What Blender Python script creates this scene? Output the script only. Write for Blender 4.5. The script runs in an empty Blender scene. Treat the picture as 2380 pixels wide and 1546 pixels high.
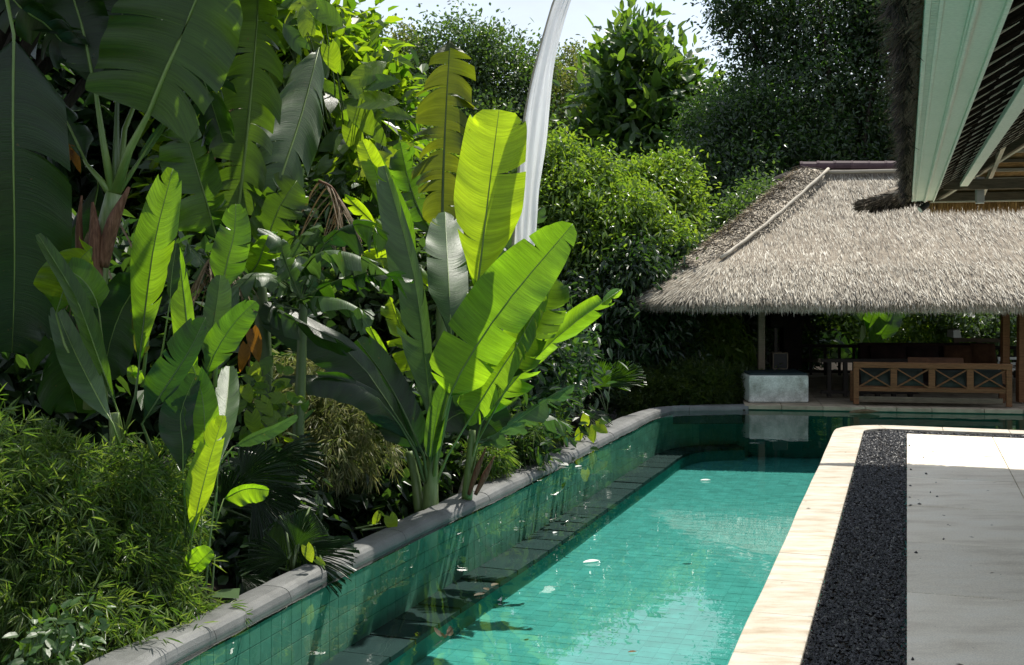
import bpy, bmesh, math, random
import numpy as np
from mathutils import Vector, Matrix, noise as mnoise

S = bpy.context.scene
C = S.collection
R = math.radians

# ------------------------------------------------------------------ camera, sky, sun, exposure
F, HZ, CX, H = 2800.0, 630.0, 1190.0, 2.4          # focal length / horizon / centre in 2380-px units, eye height
cam_d = bpy.data.cameras.new('camera'); cam = bpy.data.objects.new('camera', cam_d); C.objects.link(cam)
cam.location = (0, 0, H); cam.rotation_euler = (R(90), 0, 0)
cam_d.sensor_width = 36; cam_d.lens = F/2380*36; cam_d.shift_y = -(773-HZ)/2380
cam_d.clip_start = .05; cam_d.clip_end = 3000
S.camera = cam

SUN = Vector((.31, .46, 1.0)).normalized()           # towards the sun
sun_el = math.asin(SUN.z); sun_az = math.atan2(SUN.x, SUN.y)
W = bpy.data.worlds.new('World'); S.world = W; W.use_nodes = True
nt = W.node_tree; nt.nodes.clear()
wo = nt.nodes.new('ShaderNodeOutputWorld'); bg = nt.nodes.new('ShaderNodeBackground')
sky = nt.nodes.new('ShaderNodeTexSky'); sky.sky_type = 'NISHITA'; sky.sun_disc = False
sky.sun_elevation = sun_el; sky.sun_rotation = sun_az; sky.air_density = 1.2; sky.dust_density = 1.5
tc = nt.nodes.new('ShaderNodeTexCoord')
mp = nt.nodes.new('ShaderNodeMapping'); mp.inputs['Scale'].default_value = (1, 1, 2.6)
nz = nt.nodes.new('ShaderNodeTexNoise'); nz.inputs['Scale'].default_value = 2.4; nz.inputs['Detail'].default_value = 7; nz.inputs['Roughness'].default_value = .55
cr = nt.nodes.new('ShaderNodeValToRGB'); cr.color_ramp.elements[0].position = .2; cr.color_ramp.elements[1].position = .62
cm = nt.nodes.new('ShaderNodeMixRGB'); cm.inputs[2].default_value = (2.95, 3.15, 3.55, 1)   # bright overcast cloud, in the sky's own units
nt.links.new(tc.outputs['Generated'], mp.inputs[0]); nt.links.new(mp.outputs[0], nz.inputs['Vector'])
nt.links.new(nz.outputs['Fac'], cr.inputs[0]); nt.links.new(cr.outputs[0], cm.inputs[0])
nt.links.new(sky.outputs[0], cm.inputs[1]); nt.links.new(cm.outputs[0], bg.inputs[0])
bg.inputs[1].default_value = .148
nt.links.new(bg.outputs[0], wo.inputs[0])
sl = bpy.data.lights.new('sun', 'SUN'); sl.energy = 3.9; sl.angle = R(.5); sl.color = (1, .95, .86)
so = bpy.data.objects.new('sun', sl); C.objects.link(so)
so.rotation_euler = SUN.to_track_quat('Z', 'Y').to_euler(); so.location = (10, 10, 40)
S.view_settings.view_transform = 'Standard'; S.view_settings.look = 'None'
S.view_settings.exposure = 0.86; S.view_settings.gamma = 1.0; S.view_settings.use_curve_mapping = False
S.cycles.max_bounces = 10; S.cycles.transparent_max_bounces = 12
S.cycles.caustics_reflective = False; S.cycles.caustics_refractive = False
S.cycles.use_denoising = True

# ------------------------------------------------------------------ helpers
def at(px, py, Y): return Vector(((px-CX)/F*Y, Y, H-(py-HZ)/F*Y))
def gnd(px, py, z=0.0): return at(px, py, (H-z)*F/(py-HZ))
SA, CA = .3115, .9502                                # the pool's axis, 18 degrees right of the view
def ax(u, v, z=0.0): return Vector((u*CA+v*SA, -u*SA+v*CA, z))
def uv_of(p): return (p.x*CA-p.y*SA, p.x*SA+p.y*CA)
WL = {}                                              # world origin of every object used as a parent
def origin(o): return WL.get(o.name, Vector((0, 0, 0))) if o else Vector((0, 0, 0))
def tag(o, label=None, cat=None, group=None, kind=None):
    if label: o['label'] = label
    if cat: o['category'] = cat
    if group: o['group'] = group
    if kind: o['kind'] = kind
    return o
def empty(name, loc, label=None, cat=None, group=None, kind=None):
    o = bpy.data.objects.new(name, None); C.objects.link(o); o.location = loc; o.empty_display_size = .2
    WL[o.name] = Vector(loc)
    return tag(o, label, cat, group, kind)
def link(name, me, parent=None, loc=None):
    """an object for a mesh; loc is the world place of the mesh's origin"""
    o = bpy.data.objects.new(name, me); C.objects.link(o)
    w = Vector(loc) if loc is not None else Vector((0, 0, 0))
    if parent: o.parent = parent; o.location = w-origin(parent)
    else: o.location = w
    WL[o.name] = w
    return o
def mesh_np(name, V, faces, mat, uv=None, smooth=False, mats=None, midx=None):
    """faces: list of (n,k) int arrays or list of tuples"""
    me = bpy.data.meshes.new(name)
    V = np.asarray(V, dtype=np.float32)
    if isinstance(faces, np.ndarray): faces = [faces]
    if len(faces) and isinstance(faces[0], np.ndarray):
        loops = np.concatenate([f.ravel() for f in faces]).astype(np.int32)
        tot = np.concatenate([np.full(len(f), f.shape[1], np.int32) for f in faces])
        me.vertices.add(len(V)); me.vertices.foreach_set('co', V.ravel())
        me.loops.add(len(loops)); me.loops.foreach_set('vertex_index', loops)
        me.polygons.add(len(tot)); st = np.concatenate([[0], np.cumsum(tot)[:-1]]).astype(np.int32)
        me.polygons.foreach_set('loop_start', st); me.polygons.foreach_set('loop_total', tot)
        me.update(calc_edges=True); me.validate()
    else:
        me.from_pydata([tuple(v) for v in V], [], [tuple(f) for f in faces]); me.update()
    if uv is not None:
        l = me.uv_layers.new(name='UVMap'); vi = np.empty(len(me.loops), np.int32); me.loops.foreach_get('vertex_index', vi)
        l.data.foreach_set('uv', np.asarray(uv, np.float32)[vi].ravel())
    me.polygons.foreach_set('use_smooth', np.full(len(me.polygons), bool(smooth)))
    for m in (mats or [mat]): me.materials.append(m)
    if midx is not None: me.polygons.foreach_set('material_index', np.asarray(midx, np.int32))
    return me
def obj(name, V, faces, mat, parent=None, loc=None, **kw):
    """world-space verts -> object whose origin is loc (default: its parent's origin)"""
    if loc is None: loc = origin(parent) if parent else Vector((0, 0, 0))
    V = np.asarray(V, np.float32)-np.array(loc, np.float32)
    return link(name, mesh_np(name, V, faces, mat, **kw), parent, loc)
class MB:
    def __init__(s): s.v = []; s.f = []
    def add(s, v, f):
        o = len(s.v); s.v += [tuple(p) for p in v]; s.f += [tuple(i+o for i in q) for q in f]; return s
    def hexa(s, a):           # 8 corners: bottom 4 ccw, top 4 ccw
        return s.add(a, [(3,2,1,0),(4,5,6,7),(0,1,5,4),(1,2,6,5),(2,3,7,6),(3,0,4,7)])
    def box(s, o, ex, ey, ez):  # origin corner + three edge vectors
        o, ex, ey, ez = map(Vector, (o, ex, ey, ez))
        return s.hexa([o, o+ex, o+ex+ey, o+ey, o+ez, o+ex+ez, o+ex+ey+ez, o+ey+ez])
    def bar(s, a, b, w, h, up=(0,0,1)):   # beam centred on the line a-b
        a, b = Vector(a), Vector(b); d = (b-a).normalized(); sd = d.cross(Vector(up))
        if sd.length < 1e-4: sd = d.cross(Vector((0,1,0)))
        sd.normalize(); n = sd.cross(d); sd *= w/2; n *= h/2
        return s.hexa([a-sd-n, b-sd-n, b+sd-n, a+sd-n, a-sd+n, b-sd+n, b+sd+n, a+sd+n])
    def tube(s, pts, rad, k=8, cap=True):
        pts = [Vector(p) for p in pts]; n = len(pts); rad = rad if hasattr(rad, '__len__') else [rad]*n
        o = len(s.v); ref = Vector((.31, .17, .93))
        for i, p in enumerate(pts):
            d = (pts[min(i+1, n-1)]-pts[max(i-1, 0)]).normalized()
            a = d.cross(ref); a = a.normalized() if a.length > .05 else d.cross(Vector((1,0,0))).normalized(); b = d.cross(a)
            for j in range(k):
                t = 2*math.pi*j/k; s.v.append(tuple(p+(a*math.cos(t)+b*math.sin(t))*rad[i]))
        for i in range(n-1):
            for j in range(k):
                j2 = (j+1) % k; s.f.append((o+i*k+j, o+i*k+j2, o+(i+1)*k+j2, o+(i+1)*k+j))
        if cap: s.f.append(tuple(o+j for j in range(k))[::-1]); s.f.append(tuple(o+(n-1)*k+j for j in range(k)))
        return s
    def lathe(s, c, prof, k=12, axis=Vector((0,0,1))):
        c = Vector(c); a = axis.orthogonal().normalized(); b = axis.cross(a); o = len(s.v)
        for r, z in prof:
            for j in range(k):
                t = 2*math.pi*j/k; s.v.append(tuple(c+axis*z+(a*math.cos(t)+b*math.sin(t))*r))
        for i in range(len(prof)-1):
            for j in range(k):
                j2 = (j+1) % k; s.f.append((o+i*k+j, o+i*k+j2, o+(i+1)*k+j2, o+(i+1)*k+j))
        s.f.append(tuple(o+j for j in range(k))[::-1]); s.f.append(tuple(o+(len(prof)-1)*k+j for j in range(k)))
        return s
    def build(s, name, mat, parent=None, loc=None, smooth=False, bevel=0):
        o = obj(name, np.array(s.v), s.f, mat, parent, loc, smooth=smooth)
        if bevel:
            m = o.modifiers.new('bevel', 'BEVEL'); m.width = bevel; m.segments = 2; m.limit_method = 'ANGLE'
        return o
def prism(mb, poly, z0, z1):
    n = len(poly); b = [(p[0], p[1], z0) for p in poly]; t = [(p[0], p[1], z1) for p in poly]
    mb.add(b+t, [tuple(range(n))[::-1], tuple(range(n, 2*n))]+[(i, (i+1) % n, n+(i+1) % n, n+i) for i in range(n)])
    return mb
def catmull(P, n):
    P = [np.array(p, float) for p in P]
    if len(P) == 2: return np.array([P[0]+(P[1]-P[0])*t for t in np.linspace(0, 1, n)])
    d = np.concatenate([[0], np.cumsum([np.linalg.norm(P[i+1]-P[i]) for i in range(len(P)-1)])]); d /= d[-1]
    Q = [2*P[0]-P[1]]+P+[2*P[-1]-P[-2]]; out = []
    for t in np.linspace(0, 1, n):
        i = min(np.searchsorted(d, t, side='right')-1, len(P)-2); w = (t-d[i])/(d[i+1]-d[i])
        a, b, c, e = Q[i], Q[i+1], Q[i+2], Q[i+3]
        out.append(.5*(2*b+(c-a)*w+(2*a-5*b+4*c-e)*w*w+(3*b-a-3*c+e)*w**3))
    return np.array(out)
def nrm(a): return a/np.maximum(np.linalg.norm(a, axis=-1, keepdims=True), 1e-9)

# ------------------------------------------------------------------ materials
def mat(name): 
    m = bpy.data.materials.new(name); m.use_nodes = True; m.node_tree.nodes.clear(); return m, m.node_tree
def nd(t, k, **kw):
    n = t.nodes.new(k)
    for a, b in kw.items(): setattr(n, a, b)
    return n
def rnd(t):
    """one random number per object and per loose piece"""
    oi = nd(t, 'ShaderNodeObjectInfo'); g = nd(t, 'ShaderNodeNewGeometry')
    a = nd(t, 'ShaderNodeMath', operation='ADD'); f = nd(t, 'ShaderNodeMath', operation='FRACT')
    t.links.new(oi.outputs['Random'], a.inputs[0]); t.links.new(g.outputs['Random Per Island'], a.inputs[1]); t.links.new(a.outputs[0], f.inputs[0])
    return f.outputs[0]
def ramp(t, src, cols, pos=None):
    r = nd(t, 'ShaderNodeValToRGB'); e = r.color_ramp.elements
    pos = pos or [i/(len(cols)-1) for i in range(len(cols))]
    while len(e) < len(cols): e.new(.5)
    for i, c in enumerate(cols): e[i].position = pos[i]; e[i].color = (*c, 1)
    t.links.new(src, r.inputs[0]); return r.outputs[0]
def noise(t, scale, detail=5, rough=.55, coord='Object', stretch=None, rot=None):
    tc = nd(t, 'ShaderNodeTexCoord'); m = nd(t, 'ShaderNodeMapping'); n = nd(t, 'ShaderNodeTexNoise')
    n.inputs['Scale'].default_value = scale; n.inputs['Detail'].default_value = detail; n.inputs['Roughness'].default_value = rough
    if stretch: m.inputs['Scale'].default_value = stretch
    if rot: m.inputs['Rotation'].default_value = rot
    if coord == 'World':
        g = nd(t, 'ShaderNodeNewGeometry'); t.links.new(g.outputs['Position'], m.inputs[0])
    else: t.links.new(tc.outputs[coord], m.inputs[0])
    t.links.new(m.outputs[0], n.inputs['Vector']); return n.outputs['Fac']
def mixc(t, f, a, b, mode='MIX'):
    m = nd(t, 'ShaderNodeMixRGB', blend_type=mode)
    for i, x in zip((0, 1, 2), (f, a, b)):
        if isinstance(x, (int, float)): m.inputs[i].default_value = x
        elif isinstance(x, tuple): m.inputs[i].default_value = (*x, 1)
        else: t.links.new(x, m.inputs[i])
    return m.outputs[0]
def bump(t, h, strength=.3, dist=.02):
    b = nd(t, 'ShaderNodeBump'); b.inputs['Strength'].default_value = strength; b.inputs['Distance'].default_value = dist
    t.links.new(h, b.inputs['Height']); return b.outputs[0]
def finish(t, col, rough=.7, spec=.3, nrmal=None, metal=0):
    o = nd(t, 'ShaderNodeOutputMaterial'); p = nd(t, 'ShaderNodeBsdfPrincipled')
    if isinstance(col, tuple): p.inputs['Base Color'].default_value = (*col, 1)
    else: t.links.new(col, p.inputs['Base Color'])
    if isinstance(rough, (int, float)): p.inputs['Roughness'].default_value = rough
    else: t.links.new(rough, p.inputs['Roughness'])
    p.inputs['Specular IOR Level'].default_value = spec; p.inputs['Metallic'].default_value = metal
    if nrmal is not None: t.links.new(nrmal, p.inputs['Normal'])
    t.links.new(p.outputs[0], o.inputs[0])
def mottled(name, cols, scale=3, detail=8, rough=.8, spec=.25, bs=.25, bscale=40, bd=.01, per=0.0, coord='World', stretch=None, fine=None):
    m, t = mat(name); n = noise(t, scale, detail, .6, coord, stretch); c = ramp(t, n, cols, [.3+.4*i/(len(cols)-1) for i in range(len(cols))])
    if per: 
        r = rnd(t); c = mixc(t, per, c, ramp(t, r, [(.45,.45,.45), (1.25,1.25,1.25)]), 'MULTIPLY')
    if fine:
        c = mixc(t, fine, c, ramp(t, noise(t, bscale*1.7, 3, .6, coord, stretch), [(.55,.55,.55), (1.3,1.3,1.3)], [.35, .65]), 'MULTIPLY')
    finish(t, c, rough, spec, bump(t, noise(t, bscale, 4, .6, coord, stretch), bs, bd)); return m
def leafmat(name, refl, trans, rough=.38, veins=None, mixf=.5, edge=None, spec=.5, vary=.5, spots=None):
    """two-sided leaf: glossy skin over diffuse plus light let through; tones vary from leaf to leaf"""
    m, t = mat(name); r = rnd(t)
    a = ramp(t, r, refl); b = ramp(t, r, trans); nr = None
    if veins:
        tc = nd(t, 'ShaderNodeTexCoord'); mp = nd(t, 'ShaderNodeMapping'); mp.inputs['Scale'].default_value = (veins, .8, 1)
        n = nd(t, 'ShaderNodeTexNoise'); n.inputs['Scale'].default_value = 1; n.inputs['Detail'].default_value = 4; n.inputs['Roughness'].default_value = .7
        t.links.new(tc.outputs['UV'], mp.inputs[0]); t.links.new(mp.outputs[0], n.inputs['Vector'])
        k = ramp(t, n.outputs['Fac'], [(.58,.58,.56), (1.18,1.18,1.12)], [.3, .68])
        mp2 = nd(t, 'ShaderNodeMapping'); mp2.inputs['Scale'].default_value = (veins*.14, .35, 1); n2 = nd(t, 'ShaderNodeTexNoise'); n2.inputs['Scale'].default_value = 1; n2.inputs['Detail'].default_value = 3
        t.links.new(tc.outputs['UV'], mp2.inputs[0]); t.links.new(mp2.outputs[0], n2.inputs['Vector'])
        k = mixc(t, 1.0, k, ramp(t, n2.outputs['Fac'], [(.66,.68,.62), (1.14,1.12,1.1)], [.32, .66]), 'MULTIPLY')
        a = mixc(t, .8, a, k, 'MULTIPLY'); b = mixc(t, .8, b, k, 'MULTIPLY')
        blot = ramp(t, noise(t, 2.2, 4, .6, 'World'), [(.75,.78,.7), (1.15,1.1,1.1)], [.35, .7])
        a = mixc(t, .7, a, blot, 'MULTIPLY'); b = mixc(t, .7, b, blot, 'MULTIPLY')
        nr = bump(t, n.outputs['Fac'], .35, .012)
        sp = ramp(t, noise(t, 26, 3, .6, 'World'), [(0,0,0), (1,1,1)], [.70, .76]); a = mixc(t, sp, a, (.10,.06,.02)); b = mixc(t, sp, b, (.22,.15,.02))   # small brown spots
        if edge:   # browning towards the torn outer edge, ragged along the veins
            sx = nd(t, 'ShaderNodeSeparateXYZ'); t.links.new(tc.outputs['UV'], sx.inputs[0])
            ab = nd(t, 'ShaderNodeMath', operation='ABSOLUTE'); t.links.new(sx.outputs[1], ab.inputs[0])
            ad = nd(t, 'ShaderNodeMath', operation='MULTIPLY_ADD'); t.links.new(n.outputs['Fac'], ad.inputs[0]); ad.inputs[1].default_value = .55; t.links.new(ab.outputs[0], ad.inputs[2])
            f = ramp(t, ad.outputs[0], [(0,0,0), (1,1,1)], edge[0])
            a = mixc(t, f, a, edge[1]); b = mixc(t, f, b, edge[2])
    o = nd(t, 'ShaderNodeOutputMaterial'); p = nd(t, 'ShaderNodeBsdfPrincipled'); q = nd(t, 'ShaderNodeBsdfTranslucent'); x = nd(t, 'ShaderNodeMixShader')
    t.links.new(a, p.inputs['Base Color']); t.links.new(b, q.inputs['Color']); p.inputs['Roughness'].default_value = rough; p.inputs['Specular IOR Level'].default_value = spec
    if nr is not None: t.links.new(nr, p.inputs['Normal']); t.links.new(nr, q.inputs['Normal'])
    x.inputs[0].default_value = mixf
    t.links.new(p.outputs[0], x.inputs[1]); t.links.new(q.outputs[0], x.inputs[2]); t.links.new(x.outputs[0], o.inputs[0]); return m

M = {}
M['soil'] = mottled('soil', [(.012,.009,.006), (.035,.026,.017)], 2, rough=.95, bs=.6, bscale=14, bd=.05)
M['grass'] = mottled('grass', [(.02,.035,.01), (.05,.07,.02)], .5, rough=.95, bs=.6, bscale=6, bd=.1)
M['slab'] = mottled('slab', [(.64,.55,.42), (.82,.735,.585), (.86,.795,.66)], 1.6, rough=.72, bs=.15, bscale=60, per=.2, fine=.5, stretch=(.8,2.2,1))
M['cream'] = mottled('cream', [(.34,.27,.18), (.46,.41,.325), (.54,.51,.44)], 2.6, rough=.6, bs=.12, bscale=50, per=.2, stretch=(1,3,1), fine=.25)
M['greystone'] = mottled('greystone', [(.075,.078,.075), (.115,.118,.113), (.15,.153,.147)], 3.5, rough=.5, spec=.4, bs=.5, bscale=120, bd=.006, per=.2, fine=.5)
M['ledge'] = mottled('ledge', [(.010,.021,.024), (.017,.032,.034), (.023,.040,.040)], 3.5, rough=.6, per=.45)
M['platform'] = mottled('platform', [(.20,.16,.11), (.33,.27,.19), (.42,.35,.25)], 3, per=.4)
M['plaster'] = mottled('plaster', [(.26,.26,.22), (.54,.54,.49), (.66,.66,.62)], 2.6, rough=.85, bs=.3, bscale=25, fine=.4)
M['grout'] = mottled('grout', [(.055,.29,.26), (.065,.32,.29)], 4)
M['teal_paint'] = mottled('teal_paint', [(.05,.25,.21), (.06,.30,.26)], 2)
def tilem(name, cols):
    m, t = mat(name); r = rnd(t); c = ramp(t, r, cols)
    c = mixc(t, .6, c, ramp(t, noise(t, 5, 6, .65, 'World'), [(.6,.62,.6), (1.25,1.2,1.2)], [.32, .7]), 'MULTIPLY')
    finish(t, c, .45, .3); return m
M['tile_floor'] = tilem('tile_floor', [(.065,.33,.30), (.073,.36,.33), (.078,.375,.345), (.085,.395,.365)])
M['tile_wall'] = tilem('tile_wall', [(.22,.44,.34), (.27,.51,.40), (.30,.55,.43), (.24,.48,.38)])
def pebblem():
    m, t = mat('pebble'); finish(t, ramp(t, rnd(t), [(.008,.008,.009), (.016,.016,.017), (.026,.026,.028), (.045,.045,.046), (.12,.115,.10)], [0, .4, .75, .93, 1]), .48, .45); return m
M['pebble'] = pebblem()
def woodm(name, cols, per=.25, stretch=(1,1,12), rough=.7):
    m, t = mat(name); c = ramp(t, noise(t, 6, 7, .65, 'Object', stretch), cols, [.3, .5, .72][:len(cols)])
    if per: c = mixc(t, per, c, ramp(t, rnd(t), [(.6,.6,.6), (1.25,1.25,1.25)]), 'MULTIPLY')
    finish(t, c, rough, .25, bump(t, noise(t, 14, 4, .6, 'Object', stretch), .3, .004)); return m
M['teak'] = woodm('teak', [(.07,.030,.011), (.14,.062,.024), (.19,.095,.042)])
M['oldwood'] = woodm('oldwood', [(.06,.046,.03), (.11,.085,.058), (.16,.125,.085)])
M['darkwood'] = woodm('darkwood', [(.008,.006,.005), (.02,.015,.011), (.03,.022,.015)])
M['palewood'] = woodm('palewood', [(.36,.33,.26), (.46,.42,.34), (.52,.48,.40)])
M['bamboo'] = woodm('bamboo', [(.26,.23,.17), (.38,.34,.27), (.45,.41,.33)])
M['mint'] = mottled('mint', [(.62,.68,.56), (.68,.73,.61), (.71,.75,.64)], 1.4, rough=.55, bs=.1, bscale=30, stretch=(1,1,1), fine=.2)
M['mintpale'] = mottled('mintpale', [(.72,.75,.63), (.80,.81,.71)], 2, rough=.55, bs=.1, bscale=30, fine=.25)
M['rooftile'] = mottled('rooftile', [(.04,.022,.026), (.075,.045,.05)], 5, rough=.7, spec=.2, per=.3)
M['wire'] = mottled('wire', [(.03,.022,.016), (.06,.045,.03)], 5)
M['black'] = mottled('black', [(.006,.006,.006), (.012,.012,.012)], 5, rough=.5)
M['black_wood'] = mottled('black_wood', [(.004,.0035,.003), (.009,.007,.006)], 6, rough=1, spec=0)  # near-black wood without any gloss
M['greymetal'] = mottled('greymetal', [(.30,.30,.29), (.36,.36,.35)], 5, rough=.45)
M['whitepaint'] = mottled('whitepaint', [(.70,.70,.68), (.80,.80,.78)], 5, rough=.5)
M['cushion_dark'] = mottled('cushion_dark', [(.012,.007,.006), (.03,.014,.011)], 5, rough=.95)
M['cushion_grey'] = mottled('cushion_grey', [(.022,.028,.024), (.036,.043,.036)], 8, rough=.95, per=.3)
M['cushion_brown'] = mottled('cushion_brown', [(.05,.024,.012), (.09,.042,.02)], 8, rough=.95, per=.3)
def strawm(name, cols, rough=.75, trans=0.0):
    m, t = mat(name); c = ramp(t, rnd(t), cols)
    c = mixc(t, .55, c, ramp(t, noise(t, 1.1, 6, .65, 'World'), [(.50,.49,.47), (1.22,1.22,1.22)], [.34, .62]), 'MULTIPLY')
    finish(t, c, rough, .25); return m
M['straw'] = strawm('straw', [(.07,.057,.04), (.21,.18,.135), (.32,.285,.22), (.40,.365,.29), (.58,.545,.46)])
M['straw_hip'] = strawm('straw_hip', [(.26,.22,.165), (.44,.38,.29), (.55,.485,.38), (.62,.56,.45)])
M['straw_old'] = strawm('straw_old', [(.03,.024,.016), (.07,.055,.038), (.12,.095,.065), (.19,.155,.11)])
M['straw_under'] = strawm('straw_under', [(.10,.055,.02), (.26,.15,.05), (.36,.22,.08), (.45,.30,.13)])  # opaque golden straw; the glow of sunlit thatch is in the colour
M['straw_dark'] = strawm('straw_dark', [(.012,.009,.007), (.03,.022,.016), (.07,.05,.034)])
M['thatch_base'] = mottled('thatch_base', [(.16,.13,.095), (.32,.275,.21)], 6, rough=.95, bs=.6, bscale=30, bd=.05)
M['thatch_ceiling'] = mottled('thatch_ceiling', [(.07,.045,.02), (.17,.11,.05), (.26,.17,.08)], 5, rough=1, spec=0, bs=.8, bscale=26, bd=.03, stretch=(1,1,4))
M['thatch_dark'] = mottled('thatch_dark', [(.006,.005,.004), (.016,.013,.010), (.028,.022,.016)], 7, rough=1, spec=0, bs=.8, bscale=22, bd=.04)  # almost black-brown thatch for the underside of the left slope
# leaves
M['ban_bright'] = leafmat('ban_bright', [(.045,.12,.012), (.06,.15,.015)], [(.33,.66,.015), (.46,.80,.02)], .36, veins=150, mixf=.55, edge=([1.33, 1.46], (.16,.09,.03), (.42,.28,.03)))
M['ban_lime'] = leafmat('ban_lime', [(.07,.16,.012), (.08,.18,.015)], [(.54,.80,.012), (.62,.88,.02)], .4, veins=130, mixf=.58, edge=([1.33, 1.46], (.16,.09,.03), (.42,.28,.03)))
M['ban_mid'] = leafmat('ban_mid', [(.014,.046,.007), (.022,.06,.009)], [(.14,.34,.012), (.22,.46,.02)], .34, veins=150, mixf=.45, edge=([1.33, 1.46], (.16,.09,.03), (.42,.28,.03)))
M['ban_dark'] = leafmat('ban_dark', [(.008,.028,.006), (.014,.038,.008)], [(.035,.12,.006), (.07,.18,.008)], .36, veins=150, mixf=.35, edge=([1.33, 1.46], (.16,.09,.03), (.42,.28,.03)))  # darker leaf copy, with the shade on it put into the colour
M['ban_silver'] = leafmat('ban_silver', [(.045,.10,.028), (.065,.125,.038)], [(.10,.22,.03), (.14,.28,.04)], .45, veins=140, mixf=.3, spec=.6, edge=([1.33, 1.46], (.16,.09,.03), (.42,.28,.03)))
M['ban_yellow'] = leafmat('ban_yellow', [(.05,.075,.01), (.06,.085,.012)], [(.17,.23,.01), (.24,.29,.012)], .42, veins=120, mixf=.5,
                          edge=([1.06, 1.42], (.14,.055,.02), (.36,.17,.015)))
M['ban_edge'] = leafmat('ban_edge', [(.03,.07,.012), (.04,.09,.015)], [(.13,.26,.012), (.20,.36,.015)], .4, veins=130, mixf=.45,
                        edge=([1.1, 1.36], (.20,.10,.04), (.5,.36,.03)))
M['ban_dry'] = leafmat('ban_dry', [(.20,.14,.085), (.34,.27,.19)], [(.22,.14,.06), (.3,.2,.1)], .6, veins=90, mixf=.3, spec=.3)
M['ban_rib'] = mottled('ban_rib', [(.10,.17,.03), (.17,.25,.06)], 4, rough=.4, spec=.5)
M['ban_ribdark'] = mottled('ban_ribdark', [(.045,.08,.02), (.08,.12,.035)], 4, rough=.4, spec=.5)
M['stem_green'] = mottled('stem_green', [(.05,.10,.02), (.12,.18,.05), (.2,.25,.11)], 6, rough=.4, spec=.5, stretch=(3,3,.5))
M['sheath'] = woodm('sheath', [(.05,.022,.012), (.13,.06,.033), (.24,.13,.08)], stretch=(9,9,.8))
M['bark'] = mottled('bark', [(.016,.013,.010), (.05,.042,.034)], 5, rough=.95, bs=.8, bscale=18, bd=.04, stretch=(2,2,.5))
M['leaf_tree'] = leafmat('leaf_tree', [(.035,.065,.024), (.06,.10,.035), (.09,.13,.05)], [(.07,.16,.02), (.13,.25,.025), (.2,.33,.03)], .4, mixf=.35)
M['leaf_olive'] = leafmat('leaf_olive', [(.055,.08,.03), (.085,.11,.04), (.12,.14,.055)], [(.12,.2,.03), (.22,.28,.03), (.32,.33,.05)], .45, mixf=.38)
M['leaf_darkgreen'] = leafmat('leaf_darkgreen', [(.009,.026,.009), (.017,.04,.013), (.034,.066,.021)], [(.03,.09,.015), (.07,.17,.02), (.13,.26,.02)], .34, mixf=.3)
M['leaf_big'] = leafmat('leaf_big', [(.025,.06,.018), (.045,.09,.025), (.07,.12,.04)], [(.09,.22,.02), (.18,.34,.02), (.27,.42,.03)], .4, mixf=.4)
M['leaf_lit'] = leafmat('leaf_lit', [(.055,.11,.018), (.085,.15,.022), (.12,.18,.035)], [(.16,.32,.02), (.28,.46,.025), (.40,.56,.03)], .36, mixf=.4)  # brighter leaf copy, sunlight put into the colour
M['leaf_gloss'] = leafmat('leaf_gloss', [(.025,.06,.016), (.04,.085,.02), (.05,.10,.024)], [(.08,.22,.015), (.16,.33,.02), (.24,.42,.02)], .42, mixf=.3, spec=.5)
M['leaf_bamboo'] = leafmat('leaf_bamboo', [(.03,.065,.012), (.055,.10,.02), (.11,.15,.045)], [(.12,.27,.015), (.2,.37,.025), (.38,.5,.06)], .36, mixf=.38)
M['leaf_khaki'] = leafmat('leaf_khaki', [(.07,.10,.03), (.14,.16,.06), (.30,.29,.15)], [(.2,.3,.04), (.34,.4,.08), (.5,.5,.18)], .45, mixf=.35)
M['leaf_hedge'] = leafmat('leaf_hedge', [(.02,.04,.008), (.035,.06,.012), (.06,.09,.015)], [(.10,.2,.012), (.2,.3,.015), (.3,.4,.02)], .5, mixf=.4)
M['leaf_lime'] = leafmat('leaf_lime', [(.07,.14,.012), (.10,.17,.018), (.12,.2,.02)], [(.42,.66,.015), (.56,.78,.02), (.65,.82,.03)], .36, veins=30, mixf=.52)
M['leaf_heart'] = leafmat('leaf_heart', [(.02,.05,.009), (.035,.075,.012), (.05,.10,.015)], [(.16,.38,.014), (.36,.62,.018), (.55,.78,.02)], .36, veins=16, mixf=.45)
M['leaf_orange'] = leafmat('leaf_orange', [(.14,.055,.01), (.2,.08,.012)], [(.36,.15,.01), (.45,.2,.012)], .5, veins=30, mixf=.5)
M['palm'] = leafmat('palm', [(.009,.026,.008), (.016,.04,.012)], [(.05,.14,.012), (.09,.22,.015)], .38, veins=60, mixf=.35)
M['palm_lit'] = leafmat('palm_lit', [(.02,.055,.01), (.03,.07,.013)], [(.10,.26,.01), (.15,.33,.012)], .38, veins=60, mixf=.45)  # palm again, brightened: the sun on it is painted in
M['petal'] = leafmat('petal', [(.65,.65,.62), (.75,.75,.7)], [(.5,.5,.45), (.6,.6,.55)], .5, mixf=.35)
M['deadleaf'] = leafmat('deadleaf', [(.05,.035,.012), (.10,.075,.03)], [(.08,.06,.02), (.12,.08,.03)], .6, veins=30, mixf=.3)
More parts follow.
